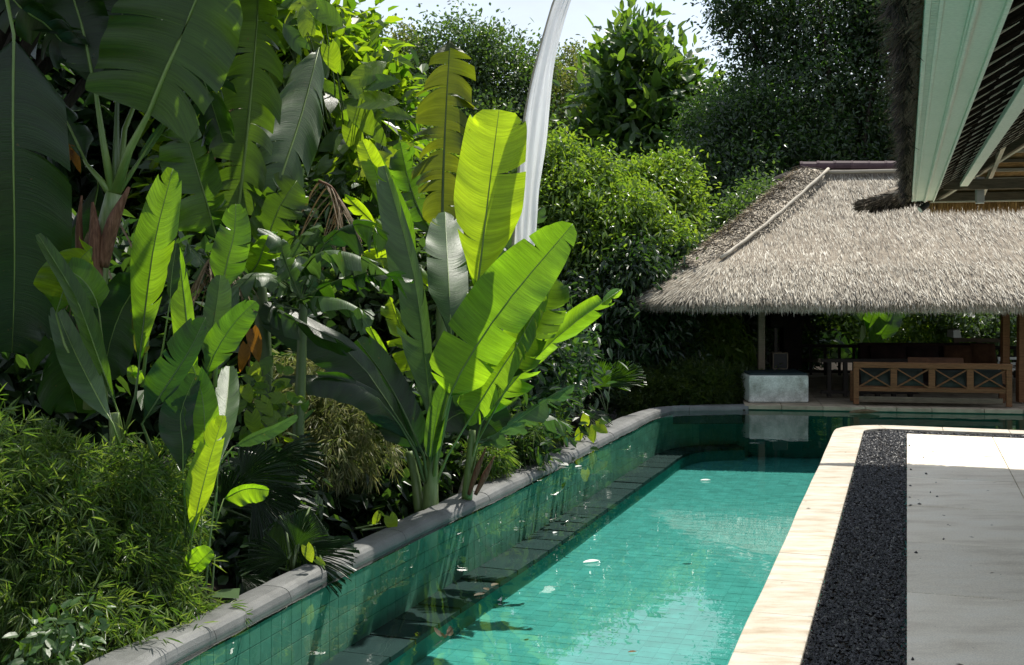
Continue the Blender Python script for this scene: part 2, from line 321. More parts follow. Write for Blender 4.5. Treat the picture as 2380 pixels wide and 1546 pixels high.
def cloth():
    m, t = mat('white_cloth'); o = nd(t, 'ShaderNodeOutputMaterial'); p = nd(t, 'ShaderNodeBsdfPrincipled'); q = nd(t, 'ShaderNodeBsdfTranslucent'); x = nd(t, 'ShaderNodeMixShader')
    c = ramp(t, noise(t, 3, 5), [(.80,.81,.83), (.87,.88,.90)]); t.links.new(c, p.inputs['Base Color']); t.links.new(c, q.inputs['Color'])
    p.inputs['Roughness'].default_value = .55; p.inputs['Sheen Weight'].default_value = .2; x.inputs[0].default_value = .45
    t.links.new(p.outputs[0], x.inputs[1]); t.links.new(q.outputs[0], x.inputs[2]); t.links.new(x.outputs[0], o.inputs[0]); return m
M['cloth'] = cloth()
def waterm():
    m, t = mat('pool_water'); o = nd(t, 'ShaderNodeOutputMaterial'); a = nd(t, 'ShaderNodeBsdfTransparent'); g = nd(t, 'ShaderNodeBsdfGlossy'); x = nd(t, 'ShaderNodeMixShader'); fr = nd(t, 'ShaderNodeFresnel')
    a.inputs[0].default_value = (.80, .97, .94, 1); g.inputs['Roughness'].default_value = 0.0; fr.inputs['IOR'].default_value = 1.8
    n1 = noise(t, 1.3, 3, .5, 'World', (1, 1, 1)); b = bump(t, n1, .045, .12)
    t.links.new(b, g.inputs['Normal']); t.links.new(b, fr.inputs['Normal'])
    t.links.new(fr.outputs[0], x.inputs[0]); t.links.new(a.outputs[0], x.inputs[1]); t.links.new(g.outputs[0], x.inputs[2]); t.links.new(x.outputs[0], o.inputs[0]); return m
M['water'] = waterm()
# ================================================================== the setting
rng = np.random.default_rng(7)
ZW, ZF, ZL = -.08, -.95, -.73                      # water, pool floor, ledge
def grid_obj(name, x0, x1, y0, y1, nx, ny, zf, m, kind='structure'):
    X, Y = np.meshgrid(np.linspace(x0, x1, nx), np.linspace(y0, y1, ny)); Z = zf(X, Y)
    V = np.stack([X, Y, Z], -1).reshape(-1, 3); i = np.arange((nx-1)*(ny-1)); r, c = i//(nx-1), i % (nx-1); a = r*nx+c
    o = obj(name, V, np.stack([a, a+1, a+nx+1, a+nx], 1), m, smooth=True); return tag(o, kind=kind)
grid_obj('ground', -900, 900, -300, 1500, 60, 60, lambda x, y: -1.6+0*x, M['grass'])
def ufun(x, y): return x*CA-y*SA
def soilz(x, y):
    u = ufun(x, y); n = .12*np.sin(x*1.7+y*.6)+.08*np.sin(y*2.3-x)
    left = np.clip((-4.78-u)/1.0, 0, 1); far = np.clip((y-23.0)/1.5, 0, 1)
    k = np.maximum(left, far); return -1.55+k*(1.0+.45*np.clip((y-24)/8, 0, 1))+n*k
grid_obj('garden_soil', -26, 30, -4, 44, 140, 140, soilz, M['soil'])

# ---- pool outline, taken along the inner (water) and outer lines of the grey coping
inner = [gnd(x, y, ZW) for x, y in [(250,1640),(387,1546),(591,1437),(733,1361),(882,1286),(1039,1210),(1180,1143),(1340,1062),(1480,991),(1535,964),(1600,952),(1740,947)]]
outer = [gnd(x, y, 0.0) for x, y in [(30,1640),(185,1546),(402,1457),(555,1380),(720,1306),(890,1228),(1040,1156),(1235,1068),(1410,983),(1485,955),(1550,946),(1740,943)]]
inner = [Vector(ax(-4.42, 4.0, ZW))]+inner; outer = [Vector(ax(-4.80, 4.0, 0))]+outer
ci = catmull(inner, 400); co = catmull(outer, 400)
PA, PB = gnd(1730, 942, 0), gnd(2380, 953, 0)       # the platform's edge
e1 = (PB-PA).normalized(); e2 = Vector((-e1.y, e1.x, 0))
def gz(a, b, z=0.0): return PA+e1*a+e2*b+Vector((0, 0, z))   # frame of the garden pavilion

pool = empty('swimming_pool', (0, 0, 0), kind='structure')
mb = MB(); prism(mb, [ax(-4.6, -2)[:2], ax(9, -2)[:2], ax(9, 25.5)[:2], ax(-4.6, 24.0)[:2]], ZF-.2, ZF-.0095)
mb.build('pool_floor', M['grout'], pool)
# wall under the left coping
n = len(ci); V = np.concatenate([np.c_[ci[:, :2], np.full(n, -.125)], np.c_[ci[:, :2], np.full(n, ZF-.05)]]); i = np.arange(n-1)
V[:, 0] -= .02
obj('pool_wall', V, np.stack([i, i+1, i+n+1, i+n], 1), M['grout'], pool)
# ledge, made of slate slabs, parallel to the wall
def resamp(c, step):
    d = np.concatenate([[0], np.cumsum(np.linalg.norm(np.diff(c[:, :2], axis=0), axis=1))]); k = np.arange(0, d[-1], step)
    return np.stack([np.interp(k, d, c[:, j]) for j in range(3)], 1)
cw = resamp(ci, .5)
def nrm2(c):
    t = np.gradient(c[:, :2], axis=0); t = t/np.linalg.norm(t, axis=1)[:, None]; return np.stack([t[:, 1], -t[:, 0]], 1)   # to the right = into the pool
nn = nrm2(cw)
for k in range(len(cw)-1):
    va = uv_of(Vector(cw[k]))[1]
    if va < 5.5: continue
    a, b = Vector((*cw[k, :2], 0)), Vector((*cw[k+1, :2], 0)); da, db = Vector((*nn[k], 0))*.44, Vector((*nn[k+1], 0))*.44
    g = (b-a)*.03; mb = MB()
    prism(mb, [tuple((a+g)[:2]), tuple((a+g+da)[:2]), tuple((b-g+db)[:2]), tuple((b-g)[:2])], ZL-.05, ZL+random.uniform(-.006, .006))
    mb.build('ledge_slab', M['ledge'], pool, loc=a+Vector((0, 0, ZL)))
mb = MB(); c2 = cw[:, :2]+nn*.42
for k in range(len(cw)-1):
    prism(mb, [tuple(cw[k, :2]), tuple(c2[k]), tuple(c2[k+1]), tuple(cw[k+1, :2])], ZF-.01, ZL-.052)
mb.build('ledge_base', M['teal_paint'], pool)
# tiles: the nearest 300 of floor and wall as objects of their own, the rest joined
def tilemesh(sx, sy, h=.003, g=.0016):
    x, y = sx/2-g, sy/2-g; b = .002
    V = [(-x,-y,0),(x,-y,0),(x,y,0),(-x,y,0),(-x+b,-y+b,h),(x-b,-y+b,h),(x-b,y-b,h),(-x+b,y-b,h)]
    return np.array(V), [(4,5,6,7),(0,1,5,4),(1,2,6,5),(2,3,7,6),(3,0,4,7)]
def lay(name, items, tv, tf, m, parent, limit=300):
    """items: list of (location, 3x3 axes), nearest first"""
    me = mesh_np(name, tv, tf, m)
    for loc, A in items[:limit]:
        o = link(name, me, parent, loc); o.rotation_euler = Matrix(A).to_euler()
    if items[limit:]:
        L = np.array([l for l, _ in items[limit:]]); A = np.array([np.array(a) for _, a in items[limit:]])
        V = (np.einsum('nij,vj->nvi', A, tv)+L[:, None]).reshape(-1, 3); k = len(tv)
        Fc = (np.array(tf)[None]+np.arange(len(L))[:, None, None]*k).reshape(-1, len(tf[0]))
        tag(obj(name, V, Fc, m, parent), kind='stuff')
T = .155
AX = np.array([[CA, SA, 0], [-SA, CA, 0], [0, 0, 1]])
items = []
for iv in range(int(6.3/T), int(24.5/T)):
    for iu in range(int(-4.05/T), int(7.0/T)):
        u, v = iu*T, iv*T; p = ax(u, v, ZF-.01)
        if (u > -.85 and v < 19.0) or u < -4.42: continue
        px = CX+p.x/p.y*F; py = HZ+(H-p.z)/p.y*F
        if px < 500 or px > 2480 or py > 1640: continue
        tl = R(random.gauss(0, .12)); A = AX@np.array(Matrix.Rotation(tl, 3, 'X'))
        items.append((Vector((p.x, p.y, p.z+random.uniform(-.0012, .0012))), A))
items.sort(key=lambda q: q[0].y); tv, tf = tilemesh(T, T); lay('floor_tile', items, tv, tf, M['tile_floor'], pool)
items = []; cw = resamp(ci, T); nn = nrm2(cw)
for k in range(len(cw)-1):
    if cw[k, 1] < 6.0: continue
    d = Vector((*((cw[k+1]-cw[k])[:2]), 0)).normalized(); nv = Vector((d.y, -d.x, 0))
    deep = ZL if True else ZF
    for r in range(5):
        z = -.128-T*(r+.5)
        if z-T/2 < deep-.06: continue
        p = Vector((*cw[k, :2], z))+d*T/2-nv*.012
        items.append((p, np.array([[d.x, 0, nv.x], [d.y, 0, nv.y], [0, 1, 0]])@np.diag([1, 1, 1])))
for it in items:                                     # make the frames right-handed
    pass
items = [(l, np.stack([A[:, 0], np.cross(A[:, 2], A[:, 0]), A[:, 2]], 1)) for l, A in items]
items.sort(key=lambda q: q[0].y); tv, tf = tilemesh(T, T, .004, .0018); lay('wall_tile', items, tv, tf, M['tile_wall'], pool)

# ---- grey rounded coping, stone by stone
coping = empty('grey_coping', (0, 0, 0), kind='structure')
prof = [(-.06, -.30), (0, -.05), (.03, -.012), (.10, .006), (.30, .012), (.52, .011), (.70, .006), (.83, -.006), (.92, -.028), (.975, -.062), (1.0, -.10), (.985, -.125), (.90, -.13)]
d = np.concatenate([[0], np.cumsum(np.linalg.norm(np.diff(ci[:, :2], axis=0), axis=1))]); L = d[-1]; ns = int(L/1.02)
def csec(s):
    i_ = np.array([np.interp(s, d, ci[:, j]) for j in (0, 1)]); o_ = np.array([np.interp(s, d, co[:, j]) for j in (0, 1)])
    wob = .012*math.sin(s*2.1)+.008*math.sin(s*5.3)
    return [(*(o_+(i_-o_)*(w if w > .3 else w+wob*(1-w))), z+.004*math.sin(s*3)) for w, z in prof]
for k in range(ns):
    s0, s1 = k*L/ns+.004, (k+1)*L/ns-.004; m = 7; V = []; Fc = []
    dz = random.uniform(-.004, .004)
    for j in range(m):
        sh = .01 if j in (0, m-1) else 0
        sec = csec(s0+(s1-s0)*j/(m-1)); V += [(x, y, z+dz-sh*.5) for x, y, z in sec]
    q = len(prof)
    for j in range(m-1):
        for c in range(q-1): Fc.append((j*q+c, j*q+c+1, (j+1)*q+c+1, (j+1)*q+c))
    Fc.append(tuple(range(q))); Fc.append(tuple(range((m-1)*q, m*q))[::-1])
    obj('coping_stone', V, Fc, M['greystone'], coping, loc=Vector(V[m//2*q+5]), smooth=False)
# fine dark joint bed beneath
V = []; m = 200
for j in range(m):
    V += [(x, y, z-.012) for x, y, z in csec(L*j/(m-1))]
q = len(prof); Fc = [(j*q+c, j*q+c+1, (j+1)*q+c+1, (j+1)*q+c) for j in range(m-1) for c in range(q-1)]
obj('coping_bed', V, Fc, M['soil'], coping, smooth=True)

# ---- water
wp = [tuple(p[:2]) for p in ci[::4]]+[tuple(gz(2, .4)[:2]), tuple(gz(14, .4)[:2]), tuple(ax(14, 4)[:2])]
obj('water', [(x, y, ZW) for x, y in wp], [tuple(range(len(wp)))[::-1]], M['water'])['kind'] = 'structure'

# ---- deck: body, cream coping, gravel bed, large pale slabs
def path_uv(off, z=0, n_arc=10):
    """the deck's outline inset by off: along the pool, round the corner, then right"""
    u0, v1, r = -1.04+off, 19.66-off, max(.85-off, .02)
    P = [(u0, v) for v in np.linspace(2.0, v1-r, 40)]
    P += [(u0+r-r*math.cos(t), v1-r+r*math.sin(t)) for t in np.linspace(0, math.pi/2, n_arc)[1:]]
    P += [(u, v1-.03*0) for u in np.linspace(u0+r, 9, 30)[1:]]
    return np.array([(*ax(u, v)[:2], z) for u, v in P])
deck = empty('deck', (0, 0, 0), kind='structure')
ob = path_uv(.035); poly = [tuple(p[:2]) for p in ob]+[tuple(ax(9, 2)[:2])]
mb = MB(); prism(mb, poly, ZF-.1, -.062); mb.build('deck_body', M['teal_paint'], deck)
def strip(off0, off1, step, name, m, parent, z0, z1, gap=.004, wob=0):
    a = path_uv(off0); b = path_uv(off1)
    # parametrise both by matching index after resampling each leg
    da = np.concatenate([[0], np.cumsum(np.linalg.norm(np.diff(a[:, :2], axis=0), axis=1))])
    db = np.concatenate([[0], np.cumsum(np.linalg.norm(np.diff(b[:, :2], axis=0), axis=1))])
    idx = np.arange(len(a)); ns = int(da[-1]/step)
    for k in range(ns):
        s0, s1 = k*da[-1]/ns+gap, (k+1)*da[-1]/ns-gap; ss = np.linspace(s0, s1, 5); ii = np.interp(ss, da, idx)
        A = np.stack([np.interp(ii, idx, a[:, j]) for j in (0, 1)], 1); B = np.stack([np.interp(ii, idx, b[:, j]) for j in (0, 1)], 1)
        w = np.array([wob*(math.sin(s*1.3)+.6*math.sin(s*3.1+1)) for s in ss])[:, None]; A = A+nrm(A-B)*w
        mb = MB(); prism(mb, [tuple(p) for p in A]+[tuple(p) for p in B[::-1]], z0, z1+random.uniform(-.002, .002))
        mb.build(name, m, parent, loc=Vector((*A[2], z1)), bevel=.008)
strip(0, .42, .92, 'coping_stone', M['cream'], deck, -.058, 0.0, .002, .004)
# gravel bed
gb = path_uv(.425); gi = path_uv(1.0)
tag(obj('gravel_bed', np.concatenate([gb-[0, 0, .045], gi-[0, 0, .045]]), [(i, i+1, len(gb)+i+1, len(gb)+i) for i in range(len(gb)-1)], M['soil']), kind='structure')
N = 24000; P = []
while len(P) < N:
    if rng.random() < .82:
        v = 5.2+(18.95-5.2)*rng.random()**1.5; u = -.615+.61*rng.random()
    elif rng.random() < .996: u, v = -.4+7*rng.random(), 18.72+.5*rng.random()
    else:                                            # strays kicked onto the slabs and the coping
        v = 6+12*rng.random(); u = .03+.3*rng.random()**3; P.append(ax(u, v, .008)); continue
    P.append(ax(u, v, -.035+.012*rng.random()))
P = np.array(P); oc = np.array([(1,0,0),(0,1,0),(-1,0,0),(0,-1,0),(0,0,1),(0,0,-1)], float)
fo = np.array([(0,1,4),(1,2,4),(2,3,4),(3,0,4),(1,0,5),(2,1,5),(3,2,5),(0,3,5)])
sc = rng.uniform(.009, .021, (N, 1, 1))*rng.uniform(.6, 1.3, (N, 1, 3)); an = rng.uniform(0, 6.28, N)
Q = oc[None]*sc*rng.uniform(.75, 1.2, (N, 6, 1)); tl = rng.uniform(-.5, .5, N); Q[:, :, 2] = Q[:, :, 2]*.75+Q[:, :, 0]*np.sin(tl)[:, None]
x = Q[:, :, 0]*np.cos(an)[:, None]-Q[:, :, 1]*np.sin(an)[:, None]; y = Q[:, :, 0]*np.sin(an)[:, None]+Q[:, :, 1]*np.cos(an)[:, None]
V = np.stack([x, y, Q[:, :, 2]], -1)+P[:, None]
tag(obj('gravel', V.reshape(-1, 3), (fo[None]+np.arange(N)[:, None, None]*6).reshape(-1, 3), M['pebble']), kind='stuff')
# slabs
vs = [18.70, 16.72, 14.78, 12.98, 11.25, 9.48, 7.70, 5.9, 4.1, 2.2]; us = [0, 1.17, 2.4, 3.65, 4.9, 6.2, 7.5]
for j in range(len(vs)-1):
    for i in range(len(us)-1):
        g = .009; A = [ax(us[i]+g*(i > 0), vs[j+1]+g), ax(us[i+1], vs[j+1]+g), ax(us[i+1], vs[j]-g), ax(us[i]+g*(i > 0), vs[j]-g)]
        mb = MB(); prism(mb, [tuple(p[:2]) for p in A], -.058, .002+random.uniform(-.0015, .0015))
        mb.build('paving_slab', M['slab'], deck, loc=A[0], bevel=.004)
# specks on the deck: fallen bits too small to count
V = []; Fc = []
for k in range(110):
    p = ax(rng.uniform(-1, 2.2), rng.uniform(5.5, 17), .006); a = rng.uniform(0, 6.28); l = rng.uniform(.006, .03); w = l*rng.uniform(.12, .5)
    dx = Vector((math.cos(a), math.sin(a), 0)); dy = Vector((-dx.y, dx.x, 0)); o = len(V)
    V += [p-dx*l, p+dy*w+Vector((0, 0, .003)), p+dx*l, p-dy*w]; Fc.append((o, o+1, o+2, o+3))
tag(obj('leaf_litter', V, Fc, M['deadleaf']), kind='stuff')

# ---- platform of the garden pavilion
plat = empty('stone_platform', (0, 0, 0), kind='structure')
mb = MB(); mb.box(gz(.02, .3, ZF), e1*12, e2*8, (0, 0, .93)); mb.build('platform_body', M['teal_paint'], plat)
a = 0
while a < 11.9:
    w = random.uniform(.52, .95); mb = MB(); mb.box(gz(a+.004, -.03, -.066), e1*(w-.008), e2*.36, (0, 0, .07+random.uniform(0, .006))); mb.build('edge_stone', M['platform'], plat, loc=gz(a, 0), bevel=.008)
    mb = MB(); mb.box(gz(a+.004, .335, -.03), e1*(w-.008), e2*7.3, (0, 0, .035)); mb.build('floor_slab', M['platform'], plat, loc=gz(a, .335))
    a += w
# far wall of the pool under the platform and behind the dark corner
mb = MB(); mb.box(gz(-1.15, .29, ZF), e1*13.3, e2*.2, (0, 0, .88)); mb.build('pool_end_wall', M['teal_paint'], plat)
# ================================================================== garden pavilion
def thatch_strands(name, P, D, N, L, Wd, m, parent, lift=.05, seed=1, jit=.25, kind='stuff'):
    """flat tapering straws: P roots, D run direction, N surface normal"""
    g = np.random.default_rng(seed); n = len(P)
    D = nrm(D+g.normal(0, jit, (n, 3))); S_ = nrm(np.cross(D, N)); l = (L*g.uniform(.6, 1.4, n))[:, None]; w = (Wd*g.uniform(.5, 1.4, n))[:, None]
    up = (lift*g.uniform(.2, 1.6, n))[:, None]
    a = P-S_*w; b = P+S_*w; c = P+D*l*.6+N*up*.7+S_*w*.8; d_ = P+D*l*.6+N*up*.7-S_*w*.8; e = P+D*l+N*up
    V = np.stack([a, b, c, d_, e], 1).reshape(-1, 3); i = np.arange(n)[:, None]*5
    o = obj(name, V, [np.concatenate([i, i+1, i+2, i+3], 1), np.concatenate([i+3, i+2, i+4], 1)], m, parent)
    return tag(o, kind=kind) if kind else o
RC = at(1476, 699, 22.0)+e1*.30+e2*.48                            # under the left front corner of the eave
zE = RC.z
rel = RC-PA; ra, rb = rel.dot(e1), rel.dot(e2)
RUN, DEP, RISE, LEN = 3.15, 4.75, 2.72, 15.5        # hip run, half depth, rise, length along the eave
pav = empty('garden_pavilion', gz(3.5, 3), 'open garden pavilion under a big grey thatched hip roof beyond the pool', 'pavilion')
def roofp(a, b, z): return gz(ra+a, rb+b, zE+z)
steps = [(-.30, -.05), (-.46, -.075), (-.50, -.03), (-.45, .07), (-.26, .215), (.06, .405), (.42, .60)]
def prof_at(k):
    """inset and height of profile ring k of the roof skin"""
    if k < len(steps): return steps[k]
    f = (k-len(steps)+1)/14; x = .42+(DEP-.42)*f; return (x, .60+(RISE-.60)*f-.09*math.sin(math.pi*f))
NK = len(steps)+14
def ring(k, n=26):
    ins, z = prof_at(k); f = max(ins, 0)/DEP; ia = ins*RUN/DEP; r = max(1.15*(1-f)**1.2, .0)
    a0, a1, b0, b1 = ia, LEN-ia, ins, 2*DEP-ins; r = min(r, max((b1-b0)/2-.001, 0)); pts = []
    for (ca, cb, t0) in ((a0+r, b0+r, math.pi), (a1-r, b0+r, 1.5*math.pi), (a1-r, b1-r, 0), (a0+r, b1-r, .5*math.pi)):
        for j in range(n//4+1):
            t = t0+j/(n//4)*math.pi/2; sag = 0
            pts.append((ca+r*math.cos(t), cb+r*math.sin(t), z))
    return pts
V = []; Fc = []; q = len(ring(0))
for k in range(NK): V += [roofp(*p) for p in ring(k)]
for k in range(NK-1):
    for j in range(q): Fc.append((k*q+j, k*q+(j+1) % q, (k+1)*q+(j+1) % q, (k+1)*q+j))
roof = obj('roof', V, Fc, M['thatch_base'], pav, smooth=True)
# underside of the thatch: from the eave lip up to a lower ridge
V = [roofp(*p) for p in ring(0)]; up = [roofp(RUN+.2, DEP, RISE-.55), roofp(LEN-RUN-.2, DEP, RISE-.55)]
lo = [roofp(.45, .5, .18), roofp(LEN-.45, .5, .18), roofp(LEN-.45, 2*DEP-.5, .18), roofp(.45, 2*DEP-.5, .18)]
nq = len(V); V = V+lo+up; per = q//4; Fc = []
for j in range(q):
    j2 = (j+1) % q; a = nq+min(j//per, 3); b = nq+min(j2//per, 3)
    Fc.append((j2, j, a) if a == b else (j2, j, a, b))
A, B, C_, D_, E, G = range(nq, nq+6); Fc += [(A, E, G, B), (B, G, C_), (C_, G, E, D_), (D_, E, A)]
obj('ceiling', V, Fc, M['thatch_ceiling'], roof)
# straws on the front slope, the lip and the hip corner
g = np.random.default_rng(3)
def surf(k, a):
    """point on the front slope: k profile position (float), a metres along the eave"""
    k0 = np.minimum(k.astype(int), NK-2); w = k-k0; pr = np.array([prof_at(i) for i in range(NK)])
    ins = pr[k0, 0]*(1-w)+pr[k0+1, 0]*w; z = pr[k0, 1]*(1-w)+pr[k0+1, 1]*w; return ins, z
O = np.array(roofp(0, 0, 0)); E1 = np.array(e1); E2 = np.array(e2); EZ = np.array((0, 0, 1.0))
def front(n, kmin, kmax, amin=-.4, amax=10.5):
    k = g.uniform(kmin, kmax, n); a = g.uniform(amin, amax, n); ins, z = surf(k, a); ia = ins*RUN/DEP
    f = np.maximum(ins, 0)/DEP; r = 1.15*(1-f)**1.2; keep = (a > ia+.02) & (a < LEN-ia); k, a, ins, z, r, ia = [q_[keep] for q_ in (k, a, ins, z, r, ia)]
    x = np.clip((a-ia)/r, 0, 1); t = (1-x)*math.pi/2                      # rounding of the corner
    bshift = r*(1-np.sqrt(np.maximum(1-(1-x)**2, 0))); b = ins+bshift
    ins2, z2 = surf(np.maximum(k-.35, 0), a)
    nrmv = np.stack([-np.sin(t)*.6, -np.cos(t)*.75-.1, np.full_like(t, .75)], 1); nv = nrm(nrmv[:, :1]*E1+nrmv[:, 1:2]*E2+nrmv[:, 2:]*EZ)
    P = O+a[:, None]*E1+b[:, None]*E2+z[:, None]*EZ
    dz = np.where(k < 2.6, -.9, -.58); dh = np.where(k < 2.6, .3, .81)
    dv = nrm((-np.sin(t)*dh)[:, None]*E1+(-np.cos(t)*dh)[:, None]*E2+dz[:, None]*EZ)
    return P, dv, nv, k
P, D, N_, k = front(84000, 6.0, NK-1.05)
thatch_strands('thatch', P, D, N_, .25, .0055, M['straw'], roof, .022, 4, .12)
P, D, N_, k = front(26000, 2.2, 7)
thatch_strands('thatch', P, D, N_, .22, .006, M['straw'], roof, .024, 5, .12)
# lip fringe and underside fringe (browner, sunlit glow put into the colour)
P, D, N_, k = front(14000, .3, 2.6); thatch_strands('eave_fringe', P, D, N_, .13, .006, M['straw_hip'], roof, .02, 6, .2)
n = 5000; a = g.uniform(.3, 10.5, n); b = g.uniform(.15, .55, n); P = O+a[:, None]*E1+b[:, None]*E2+(.05+.1*g.random(n))[:, None]*EZ
thatch_strands('eave_fringe', P, np.tile(-E2*.5-EZ*.7, (n, 1)), np.tile(-EZ+.01, (n, 1)), .2, .009, M['straw_under'], roof, .02, 8, .25)
n = 4200; b = g.uniform(.3, 9, n); a = g.uniform(.05, .55, n); P = O+a[:, None]*E1+b[:, None]*E2+(-.02+.12*g.random(n))[:, None]*EZ
thatch_strands('eave_fringe', P, np.tile(-E1*.5-EZ*.7, (n, 1)), np.tile(-EZ+.01, (n, 1)), .26, .010, M['straw_under'], roof, .02, 9, .25)
# hip cap: a swelling band of thatch down the hip, lashed with wire, edged by a bamboo pole
def hip(t, off, lift):
    ins = .42+(DEP-.42)*t; z = .60+(RISE-.60)*t-.09*math.sin(math.pi*t); ia = ins*RUN/DEP
    rr = 1.15*(1-ins/DEP)**1.2*(1-1/math.sqrt(2)); a = ia+rr; b = ins+rr
    p = roofp(a, b, z+lift); side = (e1*.83-e2*.55).normalized(); return p+side*off+Vector((0, 0, .05-.24*max(off, 0)))
V = []; Fc = []; m = 25; cs = [(-.30, -.24), (-.23, -.05), (-.1, .06), (.1, .09), (.3, .085), (.5, .06), (.6, .0)]
for j in range(m):
    t = .03+.97*j/(m-1)
    wd = .8+.25*math.sin(math.pi*min(1, (1-t)*1.2))
    for o_, l_ in cs: V.append(hip(t, o_*wd*min(1, .45+t*3), l_*min(1, .25+t*5)-.02*(t < .1)))
q = len(cs); Fc = [(j*q+c, j*q+c+1, (j+1)*q+c+1, (j+1)*q+c) for j in range(m-1) for c in range(q-1)]
cap = obj('hip_cap', V, Fc, M['thatch_base'], pav, smooth=True)
VV = np.array(V).reshape(m, q, 3); n = 22000; jt = g.uniform(0, m-1.01, n); jc = g.uniform(0, q-1.01, n)
def bil(jt, jc):
    a, b = jt.astype(int), jc.astype(int); x, y = (jt-a)[:, None], (jc-b)[:, None]
    return VV[a, b]*(1-x)*(1-y)+VV[a+1, b]*x*(1-y)+VV[a, b+1]*(1-x)*y+VV[a+1, b+1]*x*y
P = bil(jt, jc); D = nrm(bil(np.maximum(jt-.5, 0), np.minimum(jc+.3, q-1.01))-P+1e-6); N_ = np.tile(nrm(np.array([-.1, -.75, .75])), (n, 1))
thatch_strands('thatch', P, D, N_, .24, .008, M['straw_hip'], cap, .02, 11, .2)
MB().tube([hip(t, .58, .13+.05*math.sin(t*40)*.2) for t in np.linspace(.08, 1, 16)], [.035+.006*math.sin(i*2.1) for i in range(16)], 8).build('bamboo_pole', M['bamboo'], cap, smooth=True)
for i in range(9):
    t = .14+.80*i/8
    for dt in (.035, -.02):
        pts = [hip(max(t+dt*(2*s-1)+.02, .1), (-.26+.84*s)*.97, .165-.07*(2*s-1)**2+.01) for s in np.linspace(0, 1, 7)]
        MB().tube(pts, .009, 5).build('wire_tie', M['wire'], cap)
# ridge: tiles, bamboo poles
r0, r1 = roofp(RUN-.1, DEP, RISE), roofp(LEN-RUN, DEP, RISE)
for k in range(22):
    p = r0+e1*(.36*k)+Vector((0, 0, .09)); mb = MB(); sec = [(math.cos(t)*.15, math.sin(t)*.15) for t in np.linspace(-.2, math.pi+.2, 9)]
    V = []
    for x, s_ in ((0, 1), (.05, 1.06), (.055, 1.0), (.40, .95)):
        V += [p+e1*x+e2*(c*s_)+Vector((0, 0, z*s_+.01*math.sin(k))) for c, z in sec]
    Fc = [(j*9+c, (j+1)*9+c, (j+1)*9+c+1, j*9+c+1) for j in range(3) for c in range(8)]
    obj('ridge_tile', V, Fc, M['rooftile'], pav, loc=p)
MB().tube([r0-e1*.15-e2*.26+Vector((0, 0, -.03)), r0+e1*3.2-e2*.24+Vector((0, 0, .0)), r0+e1*8-e2*.25+Vector((0, 0, -.03))], .045, 8).build('bamboo_pole', M['bamboo'], pav, smooth=True)
for s_ in np.linspace(-.3, .3, 9):                  # straw ends at the ridge
    pass
# posts, beams, rafters
def post(px, py, Y, z0, z1, w, m):
    p = at(px, py, Y); mb = MB(); mb.bar((p.x, p.y, z0), (p.x, p.y, z1), w, w, (0, 1, 0)); return mb.build('post', m, pav, bevel=.01)
post(1769, 860, 22.6, .55, zE+.2, .125, M['oldwood'])
for px, Y in ((2336, 22.0), (2374, 21.75)): post(px, 900, Y, .03, zE+.15, .13, M['teak']); p = at(px, 900, Y); mb = MB(); mb.bar((p.x, p.y, .03), (p.x, p.y, .75), .155, .155, (0, 1, 0)); mb.build('post', M['teak'], pav, bevel=.012)
for a, b in ((1.0, 5.9), (8.8, 5.9), (8.8, 1.2)):
    p = gz(a, b); mb = MB(); mb.bar((p.x, p.y, .03), (p.x, p.y, zE+.45), .14, .14, (0, 1, 0)); mb.build('post', M['darkwood'], pav)
for b in (1.15, 6.6): mb = MB(); mb.bar(gz(.1, b, zE+.16), gz(11, b, zE+.16), .12, .16); mb.build('beam', M['darkwood'], pav)
for a in (.2, 4.5, 8.8): mb = MB(); mb.bar(gz(a, 1.2, zE+.3), gz(a, 6.5, zE+.3), .1, .12); mb.build('beam', M['darkwood'], pav)
# railing: dark, between the plinth and the bench, and round the back
def rail(a, b, zt, zb, npost, w=.055):
    ro = []; mb = MB(); mb.bar(a+Vector((0,0,zt)), b+Vector((0,0,zt)), .09, .07); mb.build('rail', M['darkwood'], pav)
    mb = MB(); mb.bar(a+Vector((0,0,zb)), b+Vector((0,0,zb)), .07, .06); mb.build('rail', M['darkwood'], pav)
    for i in range(npost):
        p = a+(b-a)*((i+.5)/npost); mb = MB(); mb.bar(p+Vector((0,0,.035)), p+Vector((0,0,zt-.04)), w, w, (0,1,0)); mb.build('baluster', M['darkwood'], pav)
ra_ = at(1908, 838, 22.7); rb_ = at(2130, 838, 22.7)
rail(Vector((ra_.x, ra_.y, 0)), Vector((rb_.x, rb_.y-.1, 0)), ra_.z, .12, 6, .075)
rail(gz(.6, 6.2), gz(8.8, 6.2), .70, .12, 26)
mb = MB(); p0 = at(1872, 838, 24.6); mb.bar(p0, Vector((ra_.x, ra_.y, ra_.z)), .09, .07); mb.build('rail', M['oldwood'], pav)
mb = MB(); mb.bar(at(1790, 836, 24.7), p0, .09, .07); mb.build('rail', M['oldwood'], pav)

# ---- plinth, rounded edges
bl = gnd(1741, 938, .0); br = gnd(1880, 938, .0); w = (br-bl).length; zt = .53
pl = empty('plinth', bl, 'pale grey plastered block on the platform edge with water marks', 'plinth')
ed = (br-bl).normalized(); eb = Vector((-ed.y, ed.x, 0))
mb = MB(); mb.box(bl+Vector((0,0,.01)), ed*w, eb*1.55, (0,0,zt-.03)); mb.build('block', M['plaster'], pl, bevel=.035)
mb = MB(); mb.box(bl+ed*.012+eb*.012+Vector((0,0,zt-.0185)), ed*(w-.024), eb*1.53, (0,0,.03)); mb.build('top', M['ledge'], pl, bevel=.02)
